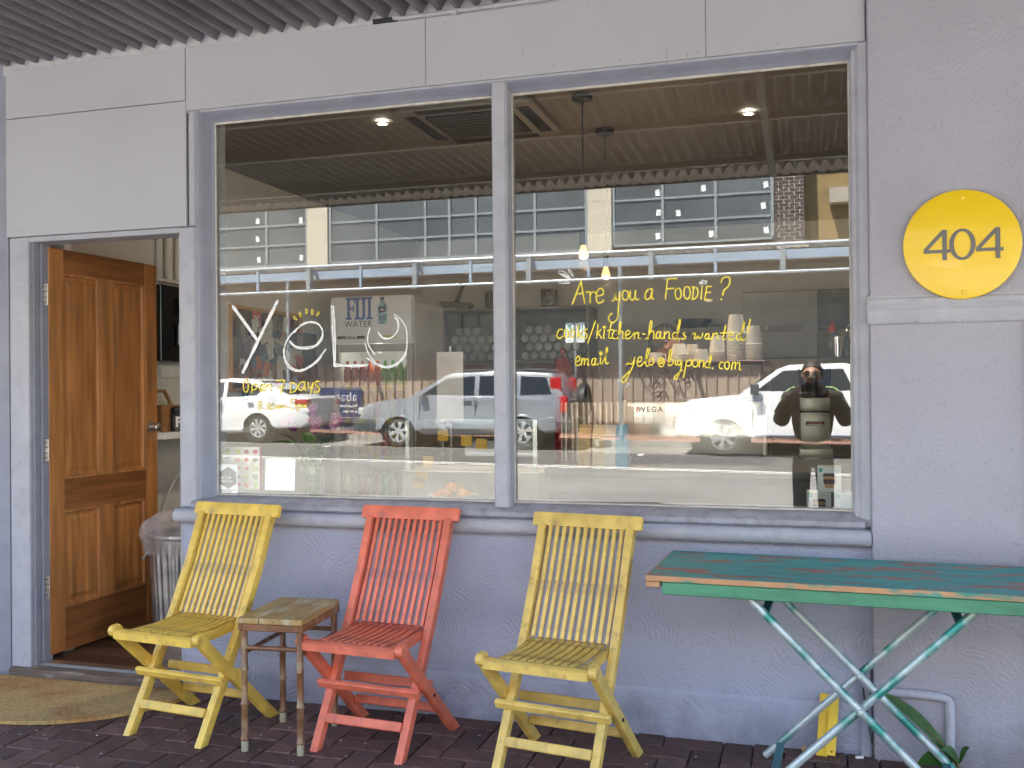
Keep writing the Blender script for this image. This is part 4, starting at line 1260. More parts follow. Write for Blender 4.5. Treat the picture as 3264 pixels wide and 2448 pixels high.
# corrugated bright wall cladding behind the machine left of it (ribbed steel splashback)
rs = corr(-1.42, -.97, .062, .010, .985, 0, .985, 0, STEEL) if False else None
RIB = mat("ribbed_steel", (.60, .52, .42), .30, 1.0, var=.1, scale=10)
mb = MB()
def ribf(u, v):
    x = -1.30 + .355 * u
    return (x, 1.33 + .012 * math.cos(2 * PI * u * 5.5), 1.0 + .33 * v)
mb.grid(ribf, 88, 2)
bmesh.ops.solidify(mb.b, geom=mb.b.faces[:], thickness=.004)
tag(mb.build("ribbed_splashback", RIB, None, 60), "ribbed metal splashback left of the espresso machine on the counter", "splashback")
CUPW = mat("paper_cup_white", (.74, .73, .68), .55, var=.03, scale=30, second=(.50, .60, .28), mix=(.66, .70), mscale=9)
LIDW = mat("lid_white", (.76, .75, .72), .4)
def stack(x, y, n, r, h, lab, inv=True, cat="cup stack"):
    t = thing("cup_stack", lab, cat, (x, y, 1.5498), rnd.uniform(0, 6), "takeaway cups on the coffee machine")
    step = .0125
    for k in range(n - 1):
        MB().lathe([(r, 0), (r * 1.06, .002), (r * 1.06, .006), (r * .99, .008), (r * .97, step - .0005)], 24, (0, 0, step * k)).build("cup", CUPW, t, 40)
    z0 = step * (n - 1)
    MB().lathe([(r, 0), (r * 1.06, .002), (r * 1.06, .006), (r * .99, .008), (r * .72, h), (r * .66, h + .001), (.001, h - .003)], 24, (0, 0, z0)).build("cup", CUPW, t, 40)
    return t
stack(-.660, 1.50, 4, .047, .062, "short wide pile of white cup lids, leftmost on the coffee machine", cat="lid pile")
stack(-.600, 1.62, 1, .041, .10, "single tall white paper cup second from left on the coffee machine")
stack(-.535, 1.47, 1, .043, .066, "single short white paper cup between two taller cups on the coffee machine")
stack(-.455, 1.55, 5, .046, .092, "medium stack of white paper cups in the middle of the coffee machine")
stack(-.352, 1.54, 13, .051, .105, "tallest stack of white paper cups on the coffee machine")
stack(-.262, 1.55, 8, .050, .105, "second tallest stack of white paper cups, rightmost on the coffee machine")
mg = thing("mug", "small white mug leaning at the left end of the coffee machine top", "mug", (-.79, 1.50, 1.5498))
MB().lathe([(.030, 0), (.034, .004), (.036, .055), (.033, .055), (.030, .006), (.001, .005)], 20).build("mug_body", LIDW, mg, 40)
MB().sweep([(.034, 0, .045), (.055, 0, .043), (.055, 0, .016), (.034, 0, .013)], .004, 8).build("handle", LIDW, mg, 40)
gr = thing("coffee_grinder", "tall square silver coffee grinder with a dark badge standing near the right jamb", "coffee grinder", (.062, 1.86, .996))
GRS = mat("grinder_silver", (.46, .45, .38), .36, .55, var=.05)
MB().box((-.090, .0, .0), (.098, .22, .055), .006, 2).build("base", GRS, gr, 40)
MB().box((-.083, .005, .056), (.083, .20, .268), .008, 2).build("motor_body", GRS, gr, 40)
MB().box((-.0855, .0, .2695), (.0855, .205, .345), .008, 2).build("head", GRS, gr, 40)
MB().box((-.080, .006, .2605), (.080, .199, .2690)).build("joint_band", BLACKM, gr)
MB().box((-.050, .001, .188), (.050, .0045, .212), .001).build("badge", BLACKG, gr)
MB().box((-.046, -.0002, .1915), (.046, .0008, .1945)).build("badge_line", LIDW, gr)
for k in range(7):
    MB().box((-.041 + .0122 * k, -.0003, .1975), (-.033 + .0122 * k, .0006, .2065)).build("badge_mark", WR, gr)
MB().lathe([(.07, .346), (.07, .352), (.092, .45), (.094, .52), (.06, .53), (.002, .531)], 24, (0, .10, 0)).build("hopper", mat("smoked_hopper", (.05, .045, .04), .1), gr, 40)
MILKC = [(.50, .33, .13), (.62, .50, .30), (.60, .55, .50), (.06, .28, .42)]
for k, x in enumerate((-1.098, -1.022, -.966, -.905)):
    lab = ["tan drink carton", "cream drink carton", "pale grey drink carton", "blue drink carton"][k] + [" leftmost in the row before the splashback", " second in the row before the splashback", " with pinched top third in the row", " rightmost in the row beside the coffee machine"][k]
    t = thing("drink_carton", lab, "carton", (x, 1.05, .9955), rnd.uniform(-.06, .06))
    m = mat("carton_%d" % k, MILKC[k], .5, var=.2, scale=24)
    MB().box((-.034, -.034, 0), (.034, .034, .165), .002).build("carton_body", m, t)
    MB().prism([(-.034, .1655), (.034, .1655), (.005, .205), (-.005, .205)], -.033, .033, 'x').build("gable_top", m, t)
    MB().box((-.033, -.004, .2052), (.033, .004, .222)).build("crimp", m, t)
# back-of-house furniture and small ware
bo = thing("black_bowl", "wide black bowl standing on a high shelf behind the coffee machine", "bowl", (-.97, 5.2, 1.95))
MB().lathe([(.10, 0), (.12, .005), (.19, .085), (.185, .085), (.115, .012), (.001, .010)], 30).build("bowl_body", mat("black_bowl_glaze", (.03, .035, .022), .35), bo, 40)
hs = MB().box((-1.9, 5.0, 1.90), (.0, 5.58, 1.948)).build("high_shelf", SHELF)
tag(hs, "long grey high shelf on the back wall behind the coffee machine", "shelf")
ff = thing("upright_fridge", "tall pale upright fridge against the back wall right of the cup stacks", "fridge", (-.20, 5.0, .052))
MB().box((-.33, 0, 0), (.33, .55, 1.55), .01, 2).build("cabinet", FG, ff, 40)
MB().box((-.325, -.025, .03), (.325, -.001, 1.54), .008, 2).build("door", mat("fridge_pale", (.52, .52, .49), .4), ff, 40)
MB().box((.28, -.05, .6), (.30, -.026, 1.1), .004).build("handle", STEEL, ff)
ff2 = thing("overhead_cupboard", "pale grey cupboard on the back wall above the upright fridge", "cupboard", (-.20, 5.05, 1.66))
MB().box((-.33, 0, 0), (.33, .5, .60), .006).build("cabinet", FG, ff2)
MB().box((-.325, -.02, .01), (.325, -.001, .59), .004).build("door", mat("cupboard_pale", (.44, .43, .39), .5), ff2)
bx = thing("wall_cabinet", "black cabinet on the wall near the right jamb above the shaker", "cabinet", (.25, 4.5, 1.89))
MB().box((-.13, 0, 0), (.22, .3, .32), .006).build("cabinet", BLACKM, bx)
MB().box((-.125, -.015, .005), (.215, -.001, .315), .003).build("door", BLACKG, bx)
bb = MB().box((-.2, 2.55, .056), (1.2, 3.0, 1.588)).build("back_bench", mat("bench_dark", (.10, .09, .075), .6))
tag(bb, "dark bench behind the coffee grinder near the right jamb", "bench")
rb = thing("sauce_bottle", "dark bottle with a red cap near the right jamb", "bottle", (.185, 2.72, 1.5885))
MB().lathe([(.035, 0), (.042, .01), (.042, .10), (.03, .145), (.02, .17)], 18).build("bottle_body", JARG, rb, 40)
MB().lathe([(.024, .1705), (.024, .20), (.012, .215), (.008, .24), (.001, .241)], 16).build("cap", REDP, rb, 40)
sk = MB().lathe([(.030, 0), (.038, .11), (.040, .135), (.037, .135), (.028, .006), (.001, .006)], 20).build("shaker_cup", CHROME, None, 40)
sk.location = (.215, 2.63, 1.5885)
tag(sk, "polished metal shaker cup beside the red capped bottle", "shaker")
db = thing("dark_bottle", "slim dark bottle with steel pourer right of the shaker cup", "bottle", (.272, 2.66, 1.5885))
MB().lathe([(.026, 0), (.028, .008), (.028, .10), (.012, .14), (.011, .17)], 16).build("bottle_body", JARG, db, 40)
MB().sweep([(0, 0, .1705), (0, 0, .19), (.012, 0, .215)], .004, 8).build("pourer", CHROME, db, 40)

# window display: cup boxes, poster, card, sticker, vase of flowers
BOXW = mat("cup_box_card", (.62, .64, .60), .5, var=.04)
BOXB = mat("cup_box_blue_card", (.55, .68, .74), .5, var=.04)
COFB = mat("print_dark_brown", (.05, .035, .03), .5)
TAN = mat("print_cork_tan", (.42, .24, .11), .6)
AQUA = mat("print_aqua", (.05, .34, .30), .5)
LBLUE = mat("print_light_blue", (.22, .48, .66), .5)
def cup_box(x, y, z, lab, band, lidc, blue=False, rz=0):
    t = thing("cup_box", lab, "box", (x, y, z), rz, "boxed reusable cups in the window corner")
    MB().box((-.050, 0, 0), (.050, .095, .1105), .0012).build("carton", BOXB if blue else BOXW, t)
    def pr(o, m, n, d=-.0008):
        MB().prism(o, d - .0006, d, 'y').build(n, m, t)
    pr([(-.019, .018), (.019, .018), (.026, .068), (-.026, .068)], LBLUE if blue else TAN, "printed_cup")
    pr([(-.0235, .036), (.0235, .036), (.0262, .056), (-.0262, .056)], band, "printed_band", -.0016)
    pr([(-.028, .0685), (.028, .0685), (.027, .075), (.020, .082), (-.020, .082), (-.027, .075)], lidc, "printed_lid", -.0012)
    pr([(-.042, .088), (-.030, .088), (-.027, .104), (-.045, .104)], AQUA, "printed_logo")
    pr([(.008, .094), (.040, .0955), (.040, .097), (.008, .0955)], mat("print_grey", (.3, .3, .3), .6), "printed_line")
cup_box(.105, .50, .947, "boxed cup with black band on top of the pile in the right window corner", COFB, COFB, rz=-.03)
cup_box(.062, .50, .8355, "boxed cup with black band, lower left of the pile in the window corner", COFB, COFB, rz=.03)
cup_box(.178, .50, .8355, "boxed pale blue cup, lower right of the pile in the window corner", LBLUE, mat("print_sky", (.30, .55, .74), .5), True)
gp = thing("fruit_poster", "pale poster printed with a grid of fruit pictures in the lower left of the window", "poster", (-2.62, .165, .935))
MB().box((-.125, 0, 0), (.12, .0015, .205)).build("sheet", mat("poster_cream", (.74, .70, .60), .6), gp)
MB().box((.1205, 0, 0), (.130, .0015, .205)).build("red_margin", mat("poster_maroon", (.28, .05, .07), .6), gp)
fc = [(.55, .10, .07), (.55, .09, .05), (.20, .15, .09), (.50, .18, .12), (.22, .30, .14), (.45, .65, .70), (.42, .52, .08), (.50, .58, .20), (.55, .10, .15), (.62, .56, .15)]
R = random.Random(8)
for i in range(5):
    for j in range(5):
        c = R.choice(fc)
        cx, cz = -.098 + .049 * i, .022 + .0405 * j
        n = 10
        MB().prism([(cx + (.015 + R.uniform(-.004, .003)) * math.cos(2 * PI * q / n), cz + (.012 + R.uniform(-.004, .003)) * math.sin(2 * PI * q / n)) for q in range(n)], -.0014, -.0003, 'y').build("printed_picture", mat("fruit_%d" % fc.index(c), c, .6, var=.35, scale=60), gp)
cd = MB().box((-.079, 0, 0), (.079, .0012, .150)).build("blank_card", mat("bright_card", (.86, .86, .86), .5, var=.01))
cd.location = (-2.385, .15, .936)
cd.rotation_euler = (math.radians(-4), 0, 0)
tag(cd, "blank white card standing beside the fruit poster in the window", "card")
sk_ = thing("window_sticker", "white window sticker with a dark hexagon in the lower left corner of the window", "sticker", (-2.606, .0635, .927))
MB().box((-.049, 0, 0), (.049, .001, .138)).build("sticker_sheet", mat("sticker_white", (.70, .72, .74), .5, var=.02), sk_)
MB().prism([(0, .020), (.043, .044), (.043, .100), (0, .126), (-.043, .100), (-.043, .044)], -.0016, -.0008, 'y').build("hexagon", mat("sticker_charcoal", (.045, .043, .048), .5), sk_)
for k, (tx, zz, sz) in enumerate((("PROUD", .0725, .0165), ("TO PLAY", .0565, .0165))):
    text_part("letter", tx, sz, WHITEP, sk_, (-.0405, -.0022, zz), (math.radians(90), 0, 0), .0003, align='LEFT', bold=.0007)
for zz, n in ((.0135, 12), (.0065, 9)):
    for k in range(n):
        MB().box((-.045 + .0072 * k, -.0006, zz), (-.0395 + .0072 * k, -.0002, zz + .0042)).build("small_print", BLACKM, sk_)
vs = thing("flower_vase", "clear vase of pink brush flowers and broad green leaves on the window bench", "vase of flowers", (-2.375, .46, .8355))
MB().lathe([(.05, 0), (.055, .004), (.062, .19), (.060, .19), (.053, .008), (.001, .006)], 24).build("vase", GLASS2, vs, 40)
for k in range(9):
    a = 2 * PI * k / 9
    MB().sweep([(.03 * math.cos(a), .03 * math.sin(a), .012), (.035 * math.cos(a + 1), .035 * math.sin(a + 1), .19), (.07 * math.cos(a + 1.1), .05 * math.sin(a + 1.1), .28)], .0035, 6).build("flower_stem", mat("flower_stem", (.14, .22, .07), .6), vs, 40)
BIGL = mat("broad_leaf", (.075, .20, .035), .4, var=.2, scale=14)
for bs, tp, w in (((-.03, -.02, .24), (-.20, -.05, .31), .05), ((-.02, -.03, .22), (-.13, -.09, .36), .04), ((.03, -.02, .25), (.17, -.04, .33), .05), ((0, .02, .24), (-.08, .05, .36), .045), ((.02, -.03, .2), (.09, -.1, .27), .04)):
    leaf(bs, tp, w, .03, BIGL).build("leaf", BIGL, vs, 60)
PINK = mat("pink_brush_petals", (.55, .20, .36), .6, var=.2)
PURP = mat("purple_calyx", (.16, .03, .11), .5, var=.2)
for fx, fy, fz, tx in ((-.065, -.05, .37, -.5), (.035, -.055, .36, .35), (.12, -.03, .38, .7), (-.01, .03, .42, .0)):
    f = MB().lathe([(.004, 0), (.020, .015), (.026, .04), (.022, .05)], 14).build("flower", PURP, vs, 40)
    f.location = (fx, fy, fz)
    f.rotation_euler = (.3, tx, 0)
    mb = MB()
    for q in range(26):
        a = q * 2.4
        r = .020 * math.sqrt((q + .5) / 26)
        mb.bar((r * math.cos(a), r * math.sin(a), .035), (1.9 * r * math.cos(a), 1.9 * r * math.sin(a), .035 + .05), .0028, .0028)
    tag(mb.build("stamens", PINK, f), kind="stuff")
# sticky notes on the back of the counter display
R = random.Random(12)
NOTE = mat("orange_sticky_note", (.58, .36, .05), .6, var=.12)
gb = thing("display_cabinet", "low glass topped display cabinet behind the mullion with orange sticky notes", "display cabinet", (-1.85, 1.35, .056))
MB().box((-.42, 0, 0), (.42, .42, .88), .006).build("cabinet", mat("display_body", (.36, .33, .29), .5, var=.1), gb)
MB().box((-.40, .01, .881), (.40, .016, 1.18)).build("front_glass", GLASS2, gb)
MB().box((-.40, .0165, 1.172), (.40, .40, 1.18)).build("top_glass", GLASS2, gb)
for sx in (-.39, .39):
    MB().box((sx - .012, .017, .881), (sx + .012, .041, 1.1715)).build("corner_post", STEEL, gb)
for k in range(11):
    o = MB().box((-.033, -.0015, -.03), (.033, -.0005, .03)).build("sticky_note", NOTE, gb)
    o.location = (R.uniform(-.36, .36), 0 if k > 3 else .0095, R.uniform(.35, .85) if k > 3 else R.uniform(.93, 1.12))
    o.rotation_euler = (0, R.uniform(-.1, .1), 0)
wp = thing("bright_patch_stand", "tall white panel on a thin pole, added as a bright patch between the drinks fridge and the mullion", "banner", (-2.42, 2.6, .056))  # made-up panel on a pole, standing in for a bright patch of light
MB().sweep([(0, 0, 0), (0, 0, 1.66)], .010, 8).build("pole", STEEL, wp)
MB().box((-.10, -.013, 1.12), (.10, -.011, 1.62)).build("bright_patch_panel", mat("bright_patch_white", (.85, .84, .82), .6), wp)
MB().lathe([(.001, 0), (.14, .001), (.14, .02), (.02, .03)], 20).build("stand_foot", BLACKM, wp, 40)
for k, (x, y, r_) in enumerate(((-1.96, .50, .075), (-1.83, .44, .06))):
    pass
bkt = thing("bread_basket", "pale round bowl of orange pastries at the right side of the left pane", "bowl", (-1.62, .44, .8355))
MB().lathe([(.05, 0), (.06, .003), (.12, .07), (.116, .07), (.056, .008), (.001, .006)], 26).build("basket", mat("basket_pale", (.60, .55, .46), .6), bkt, 40)
for k in range(7):
    a = k * .9
    mb = MB()
    mb.grid(lambda u, v: (.034 * math.sin(PI * v) * math.cos(2 * PI * u) * 1.2, .03 * math.sin(PI * v) * math.sin(2 * PI * u), -.026 * math.cos(PI * v)), 12, 8)
    o = mb.build("pastry", mat("pastry_crust", (.52, .22, .05), .5, var=.3, scale=20), bkt, 60)
    o.location = ((.055 if k < 6 else 0) * math.cos(a), (.055 if k < 6 else 0) * math.sin(a), .066 + (.035 if k == 6 else 0))
    o.rotation_euler.z = a
# ------------------------------------------------------------------ brush lettering on the panes (traced strokes in wall coordinates x,z)
JOB=[[[(-0.892,1.864),(-0.932,1.764)],[(-0.894,1.864),(-0.878,1.766)],[(-0.913,1.806),(-0.885,1.809)]],
[[(-0.873,1.812),(-0.864,1.814),(-0.856,1.811),(-0.855,1.767)],[(-0.855,1.797),(-0.846,1.811),(-0.834,1.812),(-0.83,1.805)]],
[[(-0.828,1.794),(-0.802,1.8),(-0.798,1.815),(-0.809,1.827),(-0.82,1.821),(-0.828,1.8),(-0.828,1.778),(-0.819,1.766),(-0.807,1.768),(-0.796,1.779)]],
[[(-0.763,1.773),(-0.754,1.776),(-0.748,1.793),(-0.745,1.81),(-0.746,1.789),(-0.741,1.775),(-0.732,1.784),(-0.727,1.807)],[(-0.727,1.808),(-0.73,1.779),(-0.736,1.739),(-0.738,1.707),(-0.746,1.69),(-0.762,1.681),(-0.774,1.69),(-0.776,1.706),(-0.766,1.719),(-0.761,1.717)]],
[[(-0.705,1.814),(-0.712,1.812),(-0.716,1.804),(-0.718,1.794),(-0.716,1.784),(-0.712,1.777),(-0.706,1.774),(-0.699,1.776),(-0.695,1.783),(-0.693,1.793),(-0.694,1.804),(-0.699,1.811),(-0.705,1.814)]],
[[(-0.684,1.813),(-0.686,1.786),(-0.68,1.773),(-0.671,1.777),(-0.664,1.795),(-0.663,1.813)],[(-0.663,1.813),(-0.664,1.786),(-0.657,1.773),(-0.65,1.778)]],
[[(-0.594,1.817),(-0.61,1.815),(-0.621,1.798),(-0.623,1.78),(-0.613,1.774),(-0.601,1.783),(-0.594,1.81)],[(-0.593,1.817),(-0.596,1.788),(-0.593,1.775),(-0.587,1.779)]],
[[(-0.53,1.856),(-0.54,1.772)],[(-0.531,1.854),(-0.49,1.856)],[(-0.534,1.814),(-0.504,1.816)]],
[[(-0.487,1.816),(-0.493,1.813),(-0.498,1.805),(-0.5,1.793),(-0.498,1.782),(-0.494,1.773),(-0.487,1.77),(-0.481,1.773),(-0.477,1.781),(-0.475,1.792),(-0.477,1.804),(-0.481,1.812),(-0.487,1.816)]],
[[(-0.451,1.821),(-0.458,1.818),(-0.463,1.809),(-0.464,1.796),(-0.463,1.783),(-0.458,1.774),(-0.452,1.77),(-0.445,1.773),(-0.44,1.783),(-0.438,1.795),(-0.44,1.808),(-0.445,1.818),(-0.451,1.821)]],
[[(-0.424,1.819),(-0.43,1.769)],[(-0.432,1.819),(-0.412,1.812),(-0.407,1.794),(-0.415,1.773),(-0.434,1.768)]],
[[(-0.39,1.82),(-0.396,1.767)]],
[[(-0.352,1.818),(-0.372,1.818)],[(-0.372,1.818),(-0.381,1.765)],[(-0.381,1.765),(-0.356,1.763)],[(-0.375,1.793),(-0.356,1.795)]],
[[(-0.314,1.83),(-0.311,1.845),(-0.298,1.853),(-0.283,1.851),(-0.279,1.837),(-0.285,1.818),(-0.302,1.801),(-0.31,1.778)],[(-0.317,1.766),(-0.312,1.762)]],
[[(-0.975,1.657),(-0.987,1.66),(-0.999,1.642),(-0.998,1.626),(-0.987,1.621),(-0.975,1.63)]],
[[(-0.96,1.658),(-0.964,1.656),(-0.967,1.65),(-0.968,1.641),(-0.967,1.632),(-0.964,1.626),(-0.96,1.624),(-0.956,1.626),(-0.953,1.632),(-0.951,1.641),(-0.952,1.649),(-0.956,1.656),(-0.96,1.658)]],
[[(-0.933,1.657),(-0.937,1.655),(-0.94,1.649),(-0.942,1.64),(-0.941,1.632),(-0.938,1.625),(-0.933,1.623),(-0.929,1.625),(-0.926,1.631),(-0.925,1.64),(-0.926,1.649),(-0.929,1.655),(-0.933,1.657)]],
[[(-0.907,1.678),(-0.911,1.621)],[(-0.889,1.648),(-0.908,1.635)],[(-0.908,1.635),(-0.887,1.62)]],
[[(-0.868,1.657),(-0.877,1.655),(-0.879,1.643),(-0.871,1.636),(-0.87,1.625),(-0.879,1.618),(-0.885,1.622)]],
[[(-0.832,1.692),(-0.867,1.599)]],
[[(-0.822,1.678),(-0.829,1.617)],[(-0.808,1.655),(-0.824,1.64)],[(-0.824,1.64),(-0.806,1.617)]],
[[(-0.794,1.654),(-0.799,1.623),(-0.793,1.616)],[(-0.797,1.659),(-0.802,1.668)],[(-0.796,1.66),(-0.794,1.669)],[(-0.794,1.659),(-0.788,1.666)]],
[[(-0.764,1.686),(-0.776,1.632),(-0.774,1.616),(-0.764,1.62)],[(-0.783,1.65),(-0.758,1.652)]],
[[(-0.742,1.647),(-0.751,1.649),(-0.761,1.634),(-0.76,1.618),(-0.749,1.615),(-0.742,1.618)]],
[[(-0.748,1.613),(-0.738,1.622),(-0.728,1.658),(-0.724,1.68),(-0.728,1.682),(-0.733,1.662),(-0.737,1.613)],[(-0.735,1.631),(-0.724,1.644),(-0.717,1.639),(-0.719,1.617),(-0.712,1.615)]],
[[(-0.707,1.626),(-0.69,1.634),(-0.69,1.645),(-0.699,1.647),(-0.707,1.632),(-0.705,1.617),(-0.695,1.613),(-0.681,1.623)]],
[[(-0.679,1.625),(-0.67,1.638),(-0.668,1.631),(-0.671,1.611)],[(-0.669,1.629),(-0.656,1.638),(-0.652,1.631),(-0.653,1.616),(-0.643,1.613)]],
[[(-0.636,1.631),(-0.625,1.631)]],
[[(-0.623,1.61),(-0.612,1.619),(-0.6,1.654),(-0.596,1.679),(-0.601,1.683),(-0.606,1.663),(-0.612,1.61)],[(-0.611,1.626),(-0.598,1.643),(-0.589,1.638),(-0.59,1.614),(-0.584,1.613)]],
[[(-0.563,1.64),(-0.574,1.636),(-0.58,1.623),(-0.576,1.612),(-0.567,1.614),(-0.561,1.636)],[(-0.56,1.639),(-0.562,1.616),(-0.556,1.61),(-0.55,1.615)]],
[[(-0.545,1.64),(-0.546,1.609)],[(-0.545,1.626),(-0.532,1.638),(-0.525,1.632),(-0.527,1.613),(-0.52,1.609)]],
[[(-0.494,1.634),(-0.508,1.632),(-0.512,1.617),(-0.506,1.608),(-0.497,1.612),(-0.485,1.651),(-0.479,1.682),(-0.483,1.684),(-0.488,1.66),(-0.495,1.612),(-0.486,1.609)]],
[[(-0.462,1.633),(-0.468,1.629),(-0.468,1.624),(-0.46,1.618),(-0.461,1.609),(-0.471,1.607),(-0.479,1.609)]],
[[(-0.433,1.624),(-0.422,1.63),(-0.42,1.623),(-0.424,1.61),(-0.416,1.608),(-0.407,1.623),(-0.406,1.632),(-0.407,1.614),(-0.401,1.608),(-0.392,1.618),(-0.39,1.629)]],
[[(-0.366,1.626),(-0.377,1.624),(-0.381,1.614),(-0.377,1.605),(-0.369,1.607),(-0.364,1.624)],[(-0.364,1.626),(-0.366,1.609),(-0.36,1.604),(-0.354,1.609)]],
[[(-0.349,1.628),(-0.351,1.604)],[(-0.35,1.617),(-0.338,1.628),(-0.331,1.623),(-0.332,1.608),(-0.324,1.604)]],
[[(-0.297,1.66),(-0.309,1.608),(-0.304,1.601),(-0.294,1.605)],[(-0.319,1.627),(-0.289,1.629)]],
[[(-0.287,1.614),(-0.27,1.62),(-0.27,1.628),(-0.279,1.629),(-0.286,1.616),(-0.284,1.6),(-0.275,1.599),(-0.262,1.606)]],
[[(-0.24,1.623),(-0.253,1.619),(-0.256,1.606),(-0.251,1.598),(-0.243,1.602),(-0.228,1.645),(-0.225,1.668),(-0.229,1.662),(-0.238,1.606),(-0.23,1.596),(-0.224,1.601)]],
[[(-0.201,1.681),(-0.213,1.623)],[(-0.217,1.607),(-0.215,1.603)]],
[[(-0.92,1.519),(-0.904,1.528),(-0.903,1.542),(-0.912,1.542),(-0.92,1.524),(-0.918,1.508),(-0.909,1.505),(-0.897,1.514)]],
[[(-0.892,1.535),(-0.896,1.505)],[(-0.895,1.521),(-0.884,1.535),(-0.88,1.53),(-0.883,1.507)],[(-0.882,1.521),(-0.871,1.533),(-0.865,1.53),(-0.867,1.509),(-0.86,1.507)]],
[[(-0.835,1.534),(-0.846,1.532),(-0.851,1.518),(-0.848,1.507),(-0.839,1.509),(-0.834,1.529)],[(-0.832,1.534),(-0.835,1.511),(-0.828,1.507),(-0.821,1.513)]],
[[(-0.812,1.538),(-0.814,1.515),(-0.807,1.508)],[(-0.812,1.547),(-0.818,1.558)],[(-0.811,1.548),(-0.81,1.563)],[(-0.809,1.547),(-0.803,1.556)]],
[[(-0.807,1.508),(-0.796,1.533),(-0.783,1.569),(-0.785,1.58),(-0.789,1.569),(-0.791,1.529),(-0.788,1.51),(-0.777,1.517)]],
[[(-0.706,1.507),(-0.696,1.509),(-0.69,1.522),(-0.689,1.536),(-0.691,1.513),(-0.682,1.507),(-0.673,1.52),(-0.669,1.533)],[(-0.669,1.535),(-0.673,1.509),(-0.685,1.482),(-0.699,1.455),(-0.71,1.435),(-0.721,1.433),(-0.724,1.444),(-0.71,1.46),(-0.687,1.482)]],
[[(-0.658,1.513),(-0.642,1.522),(-0.642,1.535),(-0.651,1.535),(-0.658,1.52),(-0.657,1.502),(-0.646,1.499),(-0.633,1.51)]],
[[(-0.632,1.51),(-0.615,1.539),(-0.607,1.565),(-0.612,1.57),(-0.618,1.557),(-0.624,1.517),(-0.62,1.499),(-0.611,1.501)]],
[[(-0.6,1.531),(-0.605,1.529),(-0.609,1.524),(-0.61,1.517),(-0.609,1.509),(-0.605,1.504),(-0.6,1.502),(-0.595,1.504),(-0.592,1.509),(-0.59,1.516),(-0.592,1.523),(-0.595,1.529),(-0.6,1.531)]],
[[(-0.559,1.532),(-0.565,1.53),(-0.57,1.523),(-0.572,1.514),(-0.57,1.504),(-0.566,1.497),(-0.56,1.495),(-0.553,1.497),(-0.549,1.504),(-0.547,1.513),(-0.549,1.523),(-0.553,1.53),(-0.559,1.532)],[(-0.553,1.522),(-0.562,1.522),(-0.565,1.514),(-0.562,1.507),(-0.555,1.511),(-0.553,1.52)]],
[[(-0.533,1.5),(-0.524,1.52),(-0.516,1.555),(-0.519,1.566),(-0.525,1.555),(-0.529,1.506),(-0.52,1.5),(-0.511,1.511),(-0.515,1.524),(-0.524,1.52)]],
[[(-0.5,1.524),(-0.503,1.504),(-0.496,1.501)],[(-0.499,1.533),(-0.497,1.536)]],
[[(-0.478,1.521),(-0.489,1.519),(-0.493,1.506),(-0.485,1.5),(-0.475,1.519),(-0.48,1.484),(-0.492,1.453),(-0.501,1.442),(-0.506,1.449),(-0.498,1.46),(-0.472,1.481)]],
[[(-0.456,1.521),(-0.463,1.479),(-0.47,1.448)],[(-0.458,1.51),(-0.445,1.523),(-0.437,1.516),(-0.439,1.501),(-0.451,1.496),(-0.458,1.503)]],
[[(-0.421,1.522),(-0.427,1.52),(-0.431,1.515),(-0.432,1.507),(-0.431,1.499),(-0.427,1.494),(-0.422,1.492),(-0.416,1.494),(-0.412,1.499),(-0.411,1.507),(-0.412,1.514),(-0.416,1.52),(-0.421,1.522)]],
[[(-0.404,1.52),(-0.406,1.491)],[(-0.404,1.507),(-0.394,1.519),(-0.388,1.513),(-0.389,1.491)]],
[[(-0.367,1.513),(-0.378,1.511),(-0.383,1.498),(-0.376,1.489),(-0.368,1.493),(-0.356,1.526),(-0.356,1.539),(-0.361,1.53),(-0.367,1.495),(-0.361,1.486)]],
[[(-0.353,1.487),(-0.35,1.484)]],
[[(-0.31,1.507),(-0.318,1.51),(-0.325,1.497),(-0.323,1.486),(-0.312,1.483)]],
[[(-0.295,1.511),(-0.299,1.51),(-0.303,1.504),(-0.304,1.496),(-0.303,1.489),(-0.299,1.483),(-0.295,1.481),(-0.29,1.483),(-0.287,1.489),(-0.285,1.496),(-0.286,1.504),(-0.29,1.509),(-0.295,1.511)]],
[[(-0.273,1.509),(-0.277,1.479)],[(-0.275,1.496),(-0.266,1.509),(-0.261,1.504),(-0.263,1.481)],[(-0.262,1.496),(-0.25,1.507),(-0.244,1.502),(-0.246,1.48),(-0.238,1.478)]]]
JOBW=[[[(-0.389,1.826),(-0.399,1.831),(-0.4,1.838),(-0.392,1.834),(-0.389,1.827)]],
[[(-0.387,1.827),(-0.39,1.84),(-0.386,1.845),(-0.382,1.838),(-0.386,1.827)]],
[[(-0.386,1.826),(-0.379,1.839),(-0.372,1.84),(-0.374,1.832),(-0.385,1.825)]],
[[(-0.382,1.759),(-0.352,1.758)],[(-0.352,1.758),(-0.351,1.764)]],
[[(-0.545,1.871),(-0.535,1.863)]],
[[(-0.53,1.874),(-0.53,1.864)]],
[[(-0.545,1.856),(-0.536,1.852)]],
[[(-0.936,1.868),(-0.975,1.888),(-0.988,1.901),(-0.989,1.907),(-0.975,1.907),(-0.957,1.896),(-0.937,1.87)],[(-0.94,1.873),(-0.971,1.897)],[(-0.945,1.874),(-0.978,1.895)]],
[[(-0.923,1.877),(-0.938,1.893),(-0.947,1.905),(-0.946,1.913),(-0.936,1.902),(-0.924,1.878)]],
[[(-0.987,1.863),(-0.976,1.865),(-0.943,1.855),(-0.957,1.853),(-0.983,1.855),(-0.987,1.862)]]]
